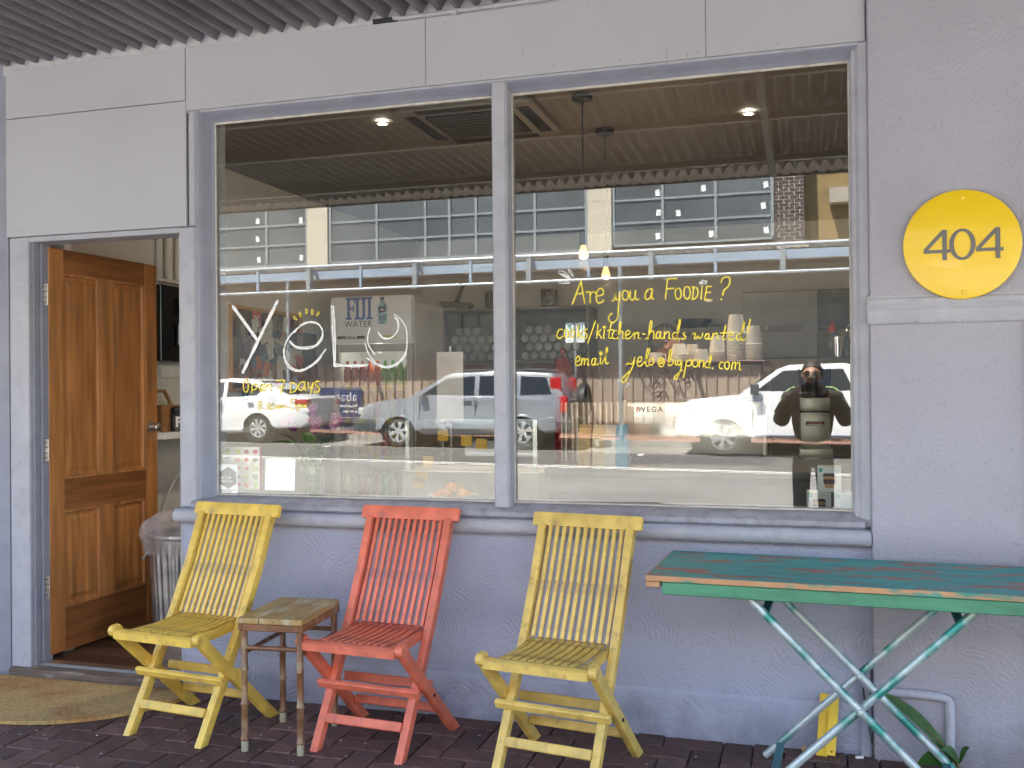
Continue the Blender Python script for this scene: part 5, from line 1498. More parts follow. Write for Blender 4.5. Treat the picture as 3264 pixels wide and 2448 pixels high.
JOBR=[[[(-0.732,1.446),(-0.737,1.443)]],
[[(-0.733,1.437),(-0.74,1.436)]],
[[(-0.732,1.428),(-0.739,1.424)]],
[[(-0.728,1.421),(-0.732,1.415)]],
[[(-0.72,1.419),(-0.722,1.411)]],
[[(-0.712,1.418),(-0.712,1.411)]],
[[(-0.705,1.422),(-0.701,1.415)]],
[[(-0.699,1.428),(-0.693,1.423)]]]
YELO=[(0.0105,[[(-2.569,1.809),(-2.503,1.727),(-2.437,1.643)],[(-2.331,1.827),(-2.427,1.657),(-2.518,1.495)]]),
(0.0042,[[(-2.27,1.64),(-2.239,1.614),(-2.193,1.608),(-2.141,1.616),(-2.111,1.645),(-2.103,1.673),(-2.115,1.705),(-2.151,1.72),(-2.192,1.716),(-2.238,1.69),(-2.275,1.654),(-2.296,1.612),(-2.294,1.561),(-2.271,1.524),(-2.235,1.505),(-2.193,1.509),(-2.142,1.538),(-2.111,1.567),(-2.086,1.597)],[(-2.246,1.676),(-2.212,1.71),(-2.171,1.724),(-2.13,1.718),(-2.106,1.693),(-2.1,1.659),(-2.116,1.627),(-2.152,1.605),(-2.198,1.601),(-2.239,1.609),(-2.27,1.633)],[(-2.301,1.603),(-2.299,1.557),(-2.276,1.517),(-2.237,1.499),(-2.199,1.502),(-2.145,1.529),(-2.106,1.565)]]),
(0.0045,[[(-2.046,1.792),(-2.04,1.689),(-2.038,1.598),(-2.041,1.518)],[(-2.054,1.794),(-2.05,1.68),(-2.046,1.575),(-2.045,1.518)],[(-2.041,1.518),(-1.966,1.522),(-1.877,1.522)],[(-2.036,1.529),(-1.956,1.516),(-1.882,1.519)]]),
(0.0034,[[(-1.748,1.747),(-1.714,1.721),(-1.69,1.68),(-1.686,1.627),(-1.691,1.582),(-1.716,1.543),(-1.755,1.519),(-1.798,1.515),(-1.837,1.531),(-1.871,1.568),(-1.891,1.622)],[(-1.826,1.668),(-1.807,1.647),(-1.778,1.64),(-1.749,1.65),(-1.729,1.681),(-1.731,1.717),(-1.748,1.733)],[(-1.822,1.661),(-1.797,1.639),(-1.763,1.641),(-1.736,1.664),(-1.725,1.695),(-1.733,1.726)],[(-1.865,1.689),(-1.876,1.649),(-1.871,1.608),(-1.839,1.567)],[(-1.881,1.554),(-1.837,1.524),(-1.794,1.509),(-1.75,1.514),(-1.711,1.54),(-1.688,1.573)]])]
YRAYS=[[[(-2.251,1.755),(-2.247,1.741),(-2.233,1.735),(-2.238,1.745),(-2.25,1.754)]],
[[(-2.217,1.772),(-2.22,1.761),(-2.213,1.748),(-2.211,1.761),(-2.216,1.771)]],
[[(-2.185,1.785),(-2.188,1.774),(-2.184,1.762),(-2.179,1.773),(-2.184,1.784)]],
[[(-2.155,1.782),(-2.157,1.768),(-2.154,1.756),(-2.148,1.768),(-2.154,1.781)]],
[[(-2.12,1.769),(-2.131,1.758),(-2.13,1.75),(-2.12,1.758),(-2.119,1.768)]]]
HOURS=[[[(-2.501,1.463),(-2.508,1.459),(-2.513,1.448),(-2.515,1.434),(-2.513,1.419),(-2.509,1.408),(-2.502,1.404),(-2.495,1.408),(-2.49,1.419),(-2.488,1.433),(-2.49,1.448),(-2.495,1.459),(-2.501,1.463)]],
[[(-2.468,1.438),(-2.471,1.4)],[(-2.47,1.431),(-2.455,1.442),(-2.443,1.433),(-2.45,1.417),(-2.468,1.414)]],
[[(-2.426,1.419),(-2.407,1.426),(-2.407,1.44),(-2.42,1.44),(-2.428,1.426),(-2.424,1.409),(-2.405,1.414)]],
[[(-2.394,1.437),(-2.396,1.409)],[(-2.394,1.426),(-2.381,1.439),(-2.37,1.432),(-2.37,1.409)]],
[[(-2.339,1.455),(-2.297,1.459)],[(-2.297,1.459),(-2.321,1.395)],[(-2.329,1.425),(-2.303,1.429)]],
[[(-2.265,1.448),(-2.268,1.401)],[(-2.271,1.448),(-2.24,1.44),(-2.233,1.424),(-2.246,1.406),(-2.272,1.401)]],
[[(-2.194,1.449),(-2.212,1.447),(-2.225,1.431),(-2.223,1.413),(-2.207,1.412),(-2.194,1.435)],[(-2.192,1.449),(-2.194,1.417),(-2.188,1.408)]],
[[(-2.176,1.447),(-2.174,1.426),(-2.163,1.421),(-2.153,1.444)],[(-2.151,1.446),(-2.156,1.417),(-2.166,1.396)]],
[[(-2.12,1.451),(-2.138,1.449),(-2.14,1.435),(-2.123,1.423),(-2.12,1.409),(-2.136,1.4),(-2.146,1.405)]],
[[(-2.429,1.36),(-2.433,1.358),(-2.435,1.355),(-2.436,1.351),(-2.436,1.347),(-2.433,1.344),(-2.429,1.343),(-2.425,1.344),(-2.423,1.347),(-2.422,1.351),(-2.423,1.355),(-2.425,1.358),(-2.429,1.36)],[(-2.431,1.342),(-2.435,1.341),(-2.439,1.338),(-2.44,1.334),(-2.439,1.33),(-2.436,1.327),(-2.431,1.325),(-2.427,1.327),(-2.424,1.33),(-2.423,1.334),(-2.424,1.338),(-2.427,1.341),(-2.431,1.342)]],
[[(-2.41,1.329),(-2.407,1.327)]],
[[(-2.395,1.346),(-2.382,1.349),(-2.382,1.339),(-2.39,1.336),(-2.379,1.33),(-2.387,1.323),(-2.397,1.326)]],
[[(-2.363,1.351),(-2.368,1.349),(-2.372,1.344),(-2.373,1.337),(-2.372,1.33),(-2.368,1.325),(-2.364,1.323),(-2.359,1.325),(-2.355,1.33),(-2.354,1.337),(-2.355,1.344),(-2.359,1.349),(-2.363,1.351)]],
[[(-2.332,1.344),(-2.342,1.341),(-2.345,1.33),(-2.335,1.33),(-2.329,1.341)],[(-2.328,1.344),(-2.328,1.328)]],
[[(-2.322,1.341),(-2.324,1.327)],[(-2.323,1.335),(-2.314,1.343),(-2.311,1.327)],[(-2.31,1.335),(-2.303,1.343),(-2.299,1.33)]],
[[(-2.289,1.332),(-2.277,1.333)]],
[[(-2.244,1.371),(-2.264,1.369)],[(-2.264,1.369),(-2.266,1.35),(-2.249,1.35),(-2.244,1.337),(-2.254,1.327),(-2.27,1.33)]],
[[(-2.23,1.346),(-2.236,1.313)],[(-2.231,1.339),(-2.221,1.346),(-2.213,1.339),(-2.218,1.33),(-2.229,1.329)]],
[[(-2.206,1.343),(-2.209,1.329)],[(-2.207,1.336),(-2.199,1.344),(-2.196,1.329)],[(-2.194,1.336),(-2.189,1.344),(-2.184,1.33)]]]
GRAFFITI=[[(-3.69,1.86),(-3.67,1.66),(-3.57,1.46),(-3.47,1.42),(-3.43,1.58),(-3.49,1.81),(-3.59,1.9),(-3.65,1.82)],
[(-3.43,1.85),(-3.33,1.65),(-3.31,1.53),(-3.39,1.42)],
[(-3.27,1.89),(-3.11,1.85),(-3.04,1.73),(-3.23,1.75)],
[(-3.23,1.65),(-3.27,1.53),(-3.16,1.47),(-3.1,1.59),(-3.19,1.66)],
[(-3.03,1.85),(-2.98,1.57),(-2.88,1.81),(-2.8,1.61),(-2.68,1.8)],
[(-2.68,1.84),(-2.57,1.72),(-2.37,1.84),(-2.28,1.68),(-2.41,1.58),(-2.53,1.8)],
[(-2.92,1.49),(-2.84,1.29),(-2.76,1.45),(-2.69,1.25)],
[(-3.43,1.26),(-3.2,1.3),(-3.28,1.14),(-3.12,1.33),(-3.04,1.18)],
[(-2.68,1.57),(-2.57,1.63),(-2.53,1.51),(-2.63,1.49)]]

# ------------------------------------------------------------------ lettering brushed on the glass
def letters(t, L, w, m, y0=.0520):
    for st in L:
        mb = MB()
        for q, s in enumerate(st):
            ribbon(mb, s, w, y0 - .0004 * q, .0003, 5)
        mb.build("letter", m, t)
t = thing("window_lettering", "large white brushed cafe name of four letters on the left window pane", "lettering")
for w, st in YELO:
    mb = MB()
    for q, s in enumerate(st):
        ribbon(mb, s, w * 1.45, .0520 - .0004 * q, .0003, 7, .25)
    mb.build("letter", WPAINT, t)
for st in YRAYS:
    mb = MB(); ribbon(mb, st[0], .0032, .0520, .0003, 5)
    mb.build("ray", YPAINT, t)
t = thing("window_lettering", "yellow brushed opening hours below the white name on the left pane", "lettering")
letters(t, HOURS[:9], .0055, YPAINT)
letters(t, HOURS[9:], .0042, YPAINT)
t = thing("window_lettering", "yellow brushed notice on the right pane asking for cooks and kitchen hands", "lettering")
letters(t, JOB, .0052, YPAINT)
for L, nm, w in ((JOBW, "leaf_mark", .0034), (JOBR, "ray", .0030)):
    for st in L:
        mb = MB()
        for q, s in enumerate(st):
            ribbon(mb, s, w, .0520 - .0004 * q, .0003, 4)
        mb.build(nm, WPAINT, t)

# ------------------------------------------------------------------ across the street: hoarding, half built block, awning frame
GZ = .30
CONC = mat("cream_concrete", (.52, .46, .36), .8, var=.08, scale=3)
BRK = mat("brown_brick", (.060, .043, .037), .8, var=.25, scale=9, objvar=.3, bump=.2)
MORT = mat("pale_mortar", (.55, .49, .42), .9, var=.12, scale=12)
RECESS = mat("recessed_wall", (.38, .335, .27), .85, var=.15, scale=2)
ALU = mat("grey_aluminium_frame", (.26, .28, .29), .45, .2, var=.05)
BLUES = mat("pale_blue_steel", (.27, .34, .43), .45, var=.08, scale=4)
DGL = mat("tinted_building_glass", (.095, .105, .108), .08, var=.35, scale=.7, spec=.45)
FY = -19.55
ob = thing("office_block", "half finished brick and concrete block with gridded windows across the street", "building")
MB().box((-32, FY - 3.5, 0), (22, FY - .45, 4.60)).build("lower_wall", RECESS, ob)
MB().box((-32, FY - 3.5, 7.4), (22, FY - .05, 9.0)).build("upper_wall", CONC, ob)
MB().box((-32, FY - 3.5, 4.601), (22, FY - 2.6, 7.399)).build("room_back", mat("bare_room", (.24, .235, .22), .9, var=.2), ob)
MB().box((-32, FY - 2.599, 4.601), (22, FY + .02, 4.66)).build("floor_slab", CONC, ob)
MB().box((-32, FY - .40, 4.30), (22, FY + .0, 4.600)).build("spandrel_brickwork", mat("spandrel_brick", (.15, .10, .085), .8, var=.3, scale=14), ob)
for x0, x1 in ((-19.9, -19.3), (-12.76, -12.15), (-5.06, -4.46), (3.4, 4.0), (10, 10.6)):
    MB().box((x0, FY - .35, 4.661), (x1, FY + .06, 7.399), .01).build("column", CONC, ob)
    MB().box((x0 + .003, FY + .0605, 5.99), (x1 - .003, FY + .0625, 6.0)).build("pour_line", mat("pour_line_grey", (.36, .32, .25), .8), ob)
# window walls: panes and bars
def window_wall(xs, zs, z0, z1):
    w = MB().box((xs[0], FY - .06, z0), (xs[-1], FY + .0, z0 + .05)).build("window_frame", ALU, ob)
    for x in xs:
        MB().box((x - .035, FY - .055, z0 + .051), (x + .035, FY + .012, z1)).build("mullion", ALU, w)
    for a, b in zip(xs, xs[1:]):
        zz = [z0 + .05] + zs + [z1]
        for z in zs:
            MB().box((a + .036, FY - .05, z - .028), (b - .036, FY + .008, z + .028)).build("transom", ALU, w)
        for k, (c, d) in enumerate(zip(zz, zz[1:])):
            MB().box((a + .036, FY - .030, c + (.0285 if k else .002)), (b - .036, FY - .020, d - .0285)).build("pane", DGL, w)
    return w
window_wall([-19.2, -17.4, -15.7, -14.02, -12.80], [5.36, 5.90, 6.46, 7.0], 4.79, 7.39)
window_wall([-12.10, -10.74, -9.37, -8.70, -7.98, -6.42, -5.10], [5.36, 5.88, 6.43, 6.98], 4.79, 7.39)
window_wall([-4.42, -3.22, -1.96, -.66], [5.42, 5.98, 6.52, 7.06], 4.86, 7.39)
stk = mat("white_pane_sticker", (.75, .76, .76), .5)
for x, z in ((-14.3, 6.06), (-12.98, 6.01), (-14.31, 5.57), (-14.27, 5.0), (-12.97, 5.0), (-2.24, 6.16), (-2.84, 5.60), (-2.07, 5.06), (-.80, 6.15), (-.86, 5.66), (-.80, 5.08), (-3.34, 6.12), (-3.32, 5.64), (-3.34, 5.07)):
    o = MB().box((-.055, -.002, -.075), (.055, .0, .075)).build("pane_sticker", stk, ob)
    o.location = (x, FY - .012, z)
    o.rotation_euler.y = rnd.uniform(-.15, .15)
# brick pier, brick by brick
pier2 = MB().box((-.600, FY - .34, 4.661), (.060, FY - .008, 7.399)).build("brick_pier", MORT, ob)
hb = MB().box((.0, -.09, .0), (.218, 0, .068), .003).mesh("brick", BRK)
hb2 = MB().box((.0, -.09, .0), (.102, 0, .068), .003).mesh("brick", BRK)
row = 0
z = 4.665
while z < 6.75:
    xs = [(-.623, hb), (-.387, hb), (-.151, hb)] if row % 2 == 0 else [(-.623, hb2), (-.505, hb), (-.269, hb), (-.033, hb2)]
    for x, me in xs:
        b = link("brick", me, pier2)
        b.location = (x, FY + .001, z)
    z += .0865
    row += 1
# soldier course of the sill, one header at a time where the window shows it
sb = MB().box((.0, -.11, .0), (.0690, 0, .115), .003).mesh("brick", BRK)
sill = MB().box((-15.5, FY - .099, 4.665), (1.6, FY + .020, 4.783)).build("brick_sill", MORT, ob)
x = -15.3
n = 0
while x < 1.4:
    if not (-.63 < x < .07):
        b = link("brick", sb, sill)
        b.location = (x, FY + .030, 4.663)
    x += .0868
MB().box((.62, FY - .5, 5.66), (3.39, FY - .1, 6.0)).build("bulkhead", RECESS, ob)
MB().box((.075, FY - .6, 4.790), (3.39, FY - .55, 7.39)).build("board_infill", mat("ply_infill", (.24, .17, .075), .8, var=.2, scale=3), ob)
# ground floor shopfront frame glimpsed under the awning
sf = MB().box((-16, FY - .44, 3.36), (1.4, FY - .38, 3.41)).build("shopfront_frame", ALU, ob)
MB().box((-16, FY - .44, 2.90), (1.4, FY - .38, 2.95)).build("transom", ALU, sf)
x = -15.8
while x < 1.3:
    MB().box((x, FY - .435, 2.951), (x + .035, FY - .385, 3.359)).build("mullion", ALU, sf)
    x += .452
MB().box((-16, FY - .446, .3), (1.4, FY - .441, 3.36)).build("shopfront_sheet", mat("shopfront_dark", (.33, .295, .235), .35, var=.2, scale=2), ob)
# street awning frame
af = thing("awning_frame", "pale blue steel awning frame over the far footpath", "awning frame")
for z, r in ((4.31, .040), (3.745, .035)):
    MB().sweep([(-26, -16.56, z), (12, -16.56, z)], r, 10).build("rail", mat("pale_rail", (.40, .43, .46), .35, .3, var=.05), af, 40)
MB().box((-26, -16.99, 4.06), (12, -16.94, 4.25)).build("channel_beam", BLUES, af)
for k in range(22):
    x = -21.9 + 1.345 * k
    wide = k % 2 == 0
    w = .055 if wide else .028
    MB().box((x - w, -16.60 if not wide else -16.70, 3.72 if not wide else 3.70), (x + w, -16.53, 4.29)).build("upright", BLUES if not wide else ALU, af)
    if wide:
        MB().bar((x, -16.60, 4.20), (x, FY + .02, 4.30), .06, .12).build("outrigger", BLUES, af)
x = -26
k = 0
while x < 12:  # roof sheets added over the open frame to set the shade on the hoarding
    o = corr(x, x + 1.90, .19, .012, -17.45, 4.36, FY + .05, 4.45, mat("added_roof_zinc", (.40, .42, .43), .4, .5, var=.1), n=6).build("added_roof_sheet", MATS["added_roof_zinc"], af, 40)
    x += 1.9
for xx in (-20.0, -11.9, -3.8, 4.3):
    MB().sweep([(xx, -16.95, .0), (xx, -16.95, 4.05)], .05, 10).build("post", ALU, af, 40)
# builders' hoarding of upright boards
HOARD = mat("weathered_hoarding", (.31, .245, .19), .8, var=.16, scale=3, stretch=(1, 1, .3), objvar=.12)
hg = thing("hoarding", "weathered upright board hoarding with scrawled graffiti behind the parked cars", "hoarding")
me = MB().prism([(0, -.045), (0, -.02), (.205, -.02), (.209, -.012), (.216, 0.012), (.228, .018), (.238, .012), (.2425, -.012), (.2425, -.045)], 0, 1.72, 'z').mesh("board", HOARD)
x = -17.0
k = 0
while x < 3.2:
    b = link("board", me, hg)
    zt = 1.99 + .010 * -(x + 5)
    b.location = (x, -18.80, zt - 1.72 + rnd.uniform(-.008, .008))
    x += .2435
MB().box((-17, -18.90, .5), (3.3, -18.847, .6)).build("back_rail", HOARD, hg)
INK = mat("graffiti_ink", (.05, .022, .03), .6)
for st in GRAFFITI:
    mb = MB(); ribbon(mb, st, .030, -.0, .002, 5, .2)
    o = mb.build("graffiti_stroke", INK, hg)
    o.location = (0, -18.777, 0)
bn2 = thing("site_banner", "dark blue builder's banner with white lettering fixed to the hoarding", "banner", (-11.43, -18.772, .33))
MB().box((-.60, -.004, 0), (.60, 0, 1.14)).build("banner_sheet", mat("banner_blue", (.035, .045, .12), .5, var=.1), bn2)
rot = (math.radians(90), 0, math.radians(180))
LW = mat("banner_white_print", (.75, .75, .75), .6)
text_part("letter", "abacus", .34, LW, bn2, (.0, .003, .90), rot, .001, bold=-.004)
text_part("letter", "Project Services (Austra", .095, LW, bn2, (.0, .003, .67), rot, .001, bold=.002)
text_part("letter", "Ph: 8362 2482", .070, LW, bn2, (.26, .003, .52), rot, .001, bold=.002)
for k in range(2):
    MB().box((-.30, .0005, .36 - .07 * k), (.56, .002, .375 - .07 * k)).build("small_print", LW, bn2)
text_part("letter", "www.abacus", .155, LW, bn2, (.10, .003, .12), rot, .001, bold=.004)
pb = mat("plank_timber", (.50, .33, .16), .8, var=.2)
for k in range(4):
    o = MB().box((-1.3, 0, 0), (1.3, .14, .035)).build("timber_plank", pb)
    o.location = (.9 + .1 * k, -18.55 + .02 * k, .335 + .0365 * k)
    o.rotation_euler.z = .02 * k
    tag(o, ["bottom", "second", "third", "top"][k] + " timber plank of the pile lying at the foot of the hoarding", "plank", "planks piled at the hoarding")
# parking sign
ps = thing("parking_sign", "thin steel post at the far kerb carrying two white parking plates", "sign", (-4.89, -17.30, .0))
MB().sweep([(0, 0, .10), (0, 0, 2.90)], .030, 10).build("post", STEEL, ps, 40)
PW = mat("sign_plate_white", (.75, .77, .74), .4)
GRN = mat("sign_green", (.02, .22, .08), .5)
for sx, tx in ((-1, "P"), (1, "1P")):
    pl_ = MB().prism([(p[0] * .098 / .1, p[1] * .225 / .1 + 2.65) for p in [(-.1, -.09), (-.08, -.1), (.08, -.1), (.1, -.09), (.1, .09), (.08, .1), (-.08, .1), (-.1, .09)]], .031, .035, 'y').build("plate", PW, ps)
    pl_.location = (sx * .125, 0, 0)
    text_part("letter", tx, .16, GRN, pl_, (0, .0358, 2.755), rot, .0006, bold=.003)
    for q in range(3):
        MB().box((-.06, .0352, 2.60 - .03 * q), (.06, .036, 2.612 - .03 * q)).build("plate_print", GRN, pl_)
    MB().box((-.06, .0352, 2.475), (.06, .036, 2.483)).build("arrow", GRN, pl_)

# ------------------------------------------------------------------ parked cars
CARW = mat("white_car_paint", (.66, .66, .66), .25, var=.01, coat=.6)
CARS = mat("silver_white_car_paint", (.25, .265, .285), .25, .15, var=.01, coat=.6)
PLAS = mat("dark_bumper_plastic", (.06, .065, .07), .5, var=.1)
CGL = mat("car_window_glass", (.016, .022, .026), .05, var=.1, spec=.35)
TYRE = mat("tyre_rubber", (.022, .022, .022), .8, var=.1)
ALLOY = mat("alloy_wheel", (.68, .68, .68), .28, .8, var=.05)
LAMPR = mat("tail_lamp_red", (.40, .02, .02), .15, coat=.5)
LAMPC = mat("headlamp_clear", (.60, .64, .66), .08, .3, coat=.5)
def wheel(t, x, z, r, side, spokes, w=.20):
    o = bpy.data.objects.new("wheel", None); COL.objects.link(o); o.parent = t
    o.location = (x, side, z)
    s = 1 if side > 0 else -1
    prof = [(r * .66, -.09), (r * .90, -.10), (r, -.07), (r, .07), (r * .90, .10), (r * .68, .095), (r * .66, .07)]
    MB().lathe([(a, h * w / .2) for a, h in prof], 40, (0, 0, 0), 'y', cap=False).build("tyre", TYRE, o, 40)
    MB().lathe([(r * .655, -.05), (r * .655, .06), (r * .62, .075), (r * .60, .05), (.02, .02), (.001, .02)], 36, (0, 0, 0), 'y').xf(Matrix.Scale(s, 4, (0, 1, 0))).build("rim_barrel", PLAS, o, 40)
    mb = MB().lathe([(.001, .082), (.045, .082), (.055, .06), (.055, .03)], 20, (0, 0, 0), 'y')
    for k in range(spokes):
        a = 2 * PI * k / spokes + .3
        for da in (-.13, .13):
            mb.bar((.04 * math.cos(a), .065, .04 * math.sin(a)), (r * .625 * math.cos(a + da), .068, r * .625 * math.sin(a + da)), .035 if spokes > 6 else .05, .03, up=(0, 1, 0), bev=.004)
    mb.lathe([(r * .60, .05), (r * .60, .078), (r * .655, .080), (r * .66, .05)], 36, (0, 0, 0), 'y', cap=False)
    mb.xf(Matrix.Scale(s, 4, (0, 1, 0)))
    mb.build("rim", ALLOY, o, 40)
    return o
def arch(cx, r, z0, n=14, rev=False):
    P = [(cx + r * math.cos(PI * k / n), max(z0, .30 + r * math.sin(PI * k / n))) for k in range(n + 1)]
    return P[::-1] if not rev else P
def car(name, label, x0, y, spec):
    t = thing(name, label, "car", (x0, y, 0))
    hw = spec["hw"]
    body = MB().prism(spec["body"], -hw, hw, 'y', .07, 4)
    # tumblehome: sides lean in slightly above the belt and tuck under the sill
    for v in body.b.verts:
        z = v.co.z
        if z > .75: v.co.y *= 1 - .10 * min(1, (z - .75) / .5)
        if z < .45: v.co.y *= 1 - .05 * (.45 - z) / .25
        # plan taper at nose and tail
        L = spec["L"]
        e = min(v.co.x, L - v.co.x)
        if e < .55: v.co.y *= 1 - .16 * (1 - e / .55) ** 2
    body.build("body", spec["paint"], t, 35)
    cab = MB().prism(spec["cab"], -hw * .885, hw * .885, 'y', .06, 3)
    zb = min(p[1] for p in spec["cab"])
    zt = max(p[1] for p in spec["cab"])
    for v in cab.b.verts:
        v.co.y *= 1 - .17 * (v.co.z - zb) / (zt - zb)
    cab.build("cabin", spec["paint"], t, 35)
    for nm, poly in spec["glass"]:
        for sgn in (1, -1):
            mb = MB()
            P = []
            for (x, z) in poly:
                P.append((x, sgn * (hw * .885 * (1 - .17 * (z - zb) / (zt - zb)) + .006), z))
            Q = [(p[0], p[1] - sgn * .02, p[2]) for p in P]
            A = [mb.b.verts.new(p) for p in P]; B = [mb.b.verts.new(p) for p in Q]
            mb.b.faces.new(A); mb.b.faces.new(B[::-1])
            for k in range(len(A)):
                mb.b.faces.new((A[k], B[k], B[(k + 1) % len(A)], A[(k + 1) % len(A)]))
            mb.build(nm, CGL, t)
    for nm, a, b, hw2, m in spec.get("screens", []):
        d = Vector((b[0] - a[0], 0, b[1] - a[1])).normalized()
        MB().bar((a[0], 0, a[1]), (b[0], 0, b[1]), hw2 * 2, .02, up=(-d.z, 0, d.x)).build(nm, m, t)
    for wx in spec["wheels"]:
        for sgn in (1, -1):
            w_ = wheel(t, wx, spec["r"], spec["r"], sgn * (hw - .125), spec["spokes"])
            MB().lathe([(.001, -.16), (spec["r"] + .075, -.16), (spec["r"] + .075, .10), (.001, .10)], 28, (wx, sgn * (hw - .20), spec["r"]), 'y').build("wheel_arch", BLACKM, t)
    for nm, a, b, m in spec["boxes"]:
        for sgn in ((1, -1) if a[1] != -b[1] else (1,)):
            MB().box((a[0], sgn * a[1], a[2]), (b[0], sgn * b[1], b[2]), min(.02, abs(a[1] - b[1]) / 3), 2).build(nm, m, t)
    return t
def zr(x, y): return road_z(x, y)
CY = -16.12
# silver-white four wheel drive with a spare wheel on its back door
b = [(.02, .42), (.0, .62), (.05, .80), (.20, .93), (.60, 1.01), (1.10, 1.06), (2.2, 1.08), (4.30, 1.08), (4.40, .98), (4.42, .45), (4.36, .36)]
b += arch(3.52, .44, .30, rev=True) + [(3.0, .27), (1.5, .27)] + arch(.93, .44, .30, rev=True) + [(.3, .33)]
suv = dict(L=4.42, hw=.89, paint=CARS, body=b, cab=[(1.02, 1.02), (1.25, 1.10), (1.86, 1.57), (2.05, 1.64), (3.0, 1.665), (4.05, 1.62), (4.16, 1.52), (4.36, 1.02)],
    glass=[("side_window", [(1.42, 1.13), (1.93, 1.52), (2.52, 1.56), (2.52, 1.11)]), ("side_window", [(2.62, 1.11), (2.62, 1.56), (3.36, 1.56), (3.36, 1.11)]), ("side_window", [(3.47, 1.11), (3.47, 1.55), (3.98, 1.52), (4.10, 1.12)])],
    screens=[("windscreen", (1.27, 1.14), (1.83, 1.56), .66, CGL)],
    wheels=(.93, 3.52), r=.345, spokes=6,
    boxes=[("bumper", (-.06, .02, .34), (.44, .87, .62), PLAS), ("sill_trim", (1.42, .865, .29), (3.04, .905, .42), PLAS), ("rear_bumper", (4.20, .30, .38), (4.50, .86, .58), PLAS),
           ("headlamp", (.02, .50, .70), (.26, .80, .86), LAMPC), ("tail_lamp", (4.06, .66, 1.10), (4.28, .74, 1.52), LAMPR), ("tail_lamp", (4.28, .74, .74), (4.425, .83, 1.08), LAMPR),
           ("door_handle", (2.30, .83, .97), (2.48, .885, 1.005), PLAS), ("door_handle", (3.18, .83, .97), (3.36, .885, 1.005), PLAS), ("mirror", (1.40, .84, 1.08), (1.54, 1.03, 1.22), CARS),
           ("roof_rail", (2.0, .60, 1.66), (3.95, .64, 1.70), PLAS), ("door_gap", (1.40, .861, .45), (1.408, .888, 1.06), BLACKM), ("door_gap", (2.57, .850, .45), (2.578, .888, 1.06), BLACKM), ("door_gap", (3.42, .861, .62), (3.428, .888, 1.06), BLACKM)])
K = 1.065
for key in ("body", "cab"):
    suv[key] = [(p[0] * K, p[1] - (.05 if p[1] > 1.2 else 0)) for p in suv[key]]
suv["glass"] = [(n, [(p[0] * K, p[1] - (.05 if p[1] > 1.2 else 0)) for p in P]) for n, P in suv["glass"]]
suv["screens"] = [(n, (a[0] * K, a[1] - .02), (c[0] * K, c[1] - .05), w_, m_) for n, a, c, w_, m_ in suv["screens"]]
suv["boxes"] = [(n, (a[0] * K, a[1], a[2] - (.05 if a[2] > 1.5 else 0)), (c[0] * K, c[1], c[2] - (.05 if c[2] > 1.2 else 0)), m_) for n, a, c, m_ in suv["boxes"]]
suv["wheels"] = tuple(w_ * K for w_ in suv["wheels"]); suv["L"] *= K
s1 = car("suv_car", "silver white four wheel drive with black spare wheel cover parked before the hoarding", -9.33, CY - .02, suv)
s1.location.z = zr(-7.0, CY) + .0
MB().lathe([(.05, -.09), (.33, -.09), (.36, -.05), (.36, .07), (.30, .11), (.05, .12)], 32, (4.58 * K, 0, .98), 'x').build("spare_wheel", BLACKM, s1, 40)
# white sedan seen from its rear half
b = [(.03, .40), (.0, .58), (.10, .75), (.9, .88), (1.3, .92), (2.6, .96), (3.75, 1.03), (4.45, 1.03), (4.60, .98), (4.58, .80), (4.64, .62), (4.62, .42), (4.45, .33)]
b += arch(3.38, .41, .27, rev=True) + [(3.0, .23), (1.4, .23)] + arch(.92, .41, .27, rev=True) + [(.3, .28)]
sed = dict(L=4.62, hw=.90, paint=CARW, body=b, cab=[(1.10, .92), (1.75, 1.30), (2.05, 1.41), (2.6, 1.455), (3.2, 1.42), (3.65, 1.25), (4.10, 1.03), (4.15, .98)],
    glass=[("side_window", [(1.55, 1.02), (1.95, 1.30), (2.42, 1.365), (2.42, 1.02)]), ("side_window", [(2.52, 1.02), (2.52, 1.37), (3.08, 1.33), (3.42, 1.18), (3.30, 1.06)])],
    screens=[("windscreen", (1.30, 1.06), (1.98, 1.385), .62, CGL), ("rear_window", (3.30, 1.375), (4.00, 1.085), .60, CGL)],
    wheels=(.92, 3.38), r=.325, spokes=8,
    boxes=[("tail_lamp", (4.28, .62, .84), (4.60, .82, .96), LAMPR), ("headlamp", (.04, .5, .60), (.4, .8, .72), LAMPC), ("reflector", (4.50, .66, .46), (4.64, .78, .50), LAMPR), ("door_handle", (2.28, .84, .86), (2.44, .905, .89), CHROME), ("door_handle", (3.10, .84, .87), (3.26, .90, .90), CHROME),
           ("mirror", (1.42, .86, .98), (1.56, 1.02, 1.10), CARW), ("bumper_line", (4.40, .30, .66), (4.635, .80, .672), PLAS), ("number_plate", (4.58, -.24, .70), (4.615, .24, .80), LIDW), ("door_gap", (2.46, .868, .36), (2.468, .90, .98), BLACKM)])
s2 = car("sedan_car", "white sedan with alloy wheels cut off by the left window edge", -15.17, CY - .10, sed)
s2.location.z = zr(-12.5, CY) + .0
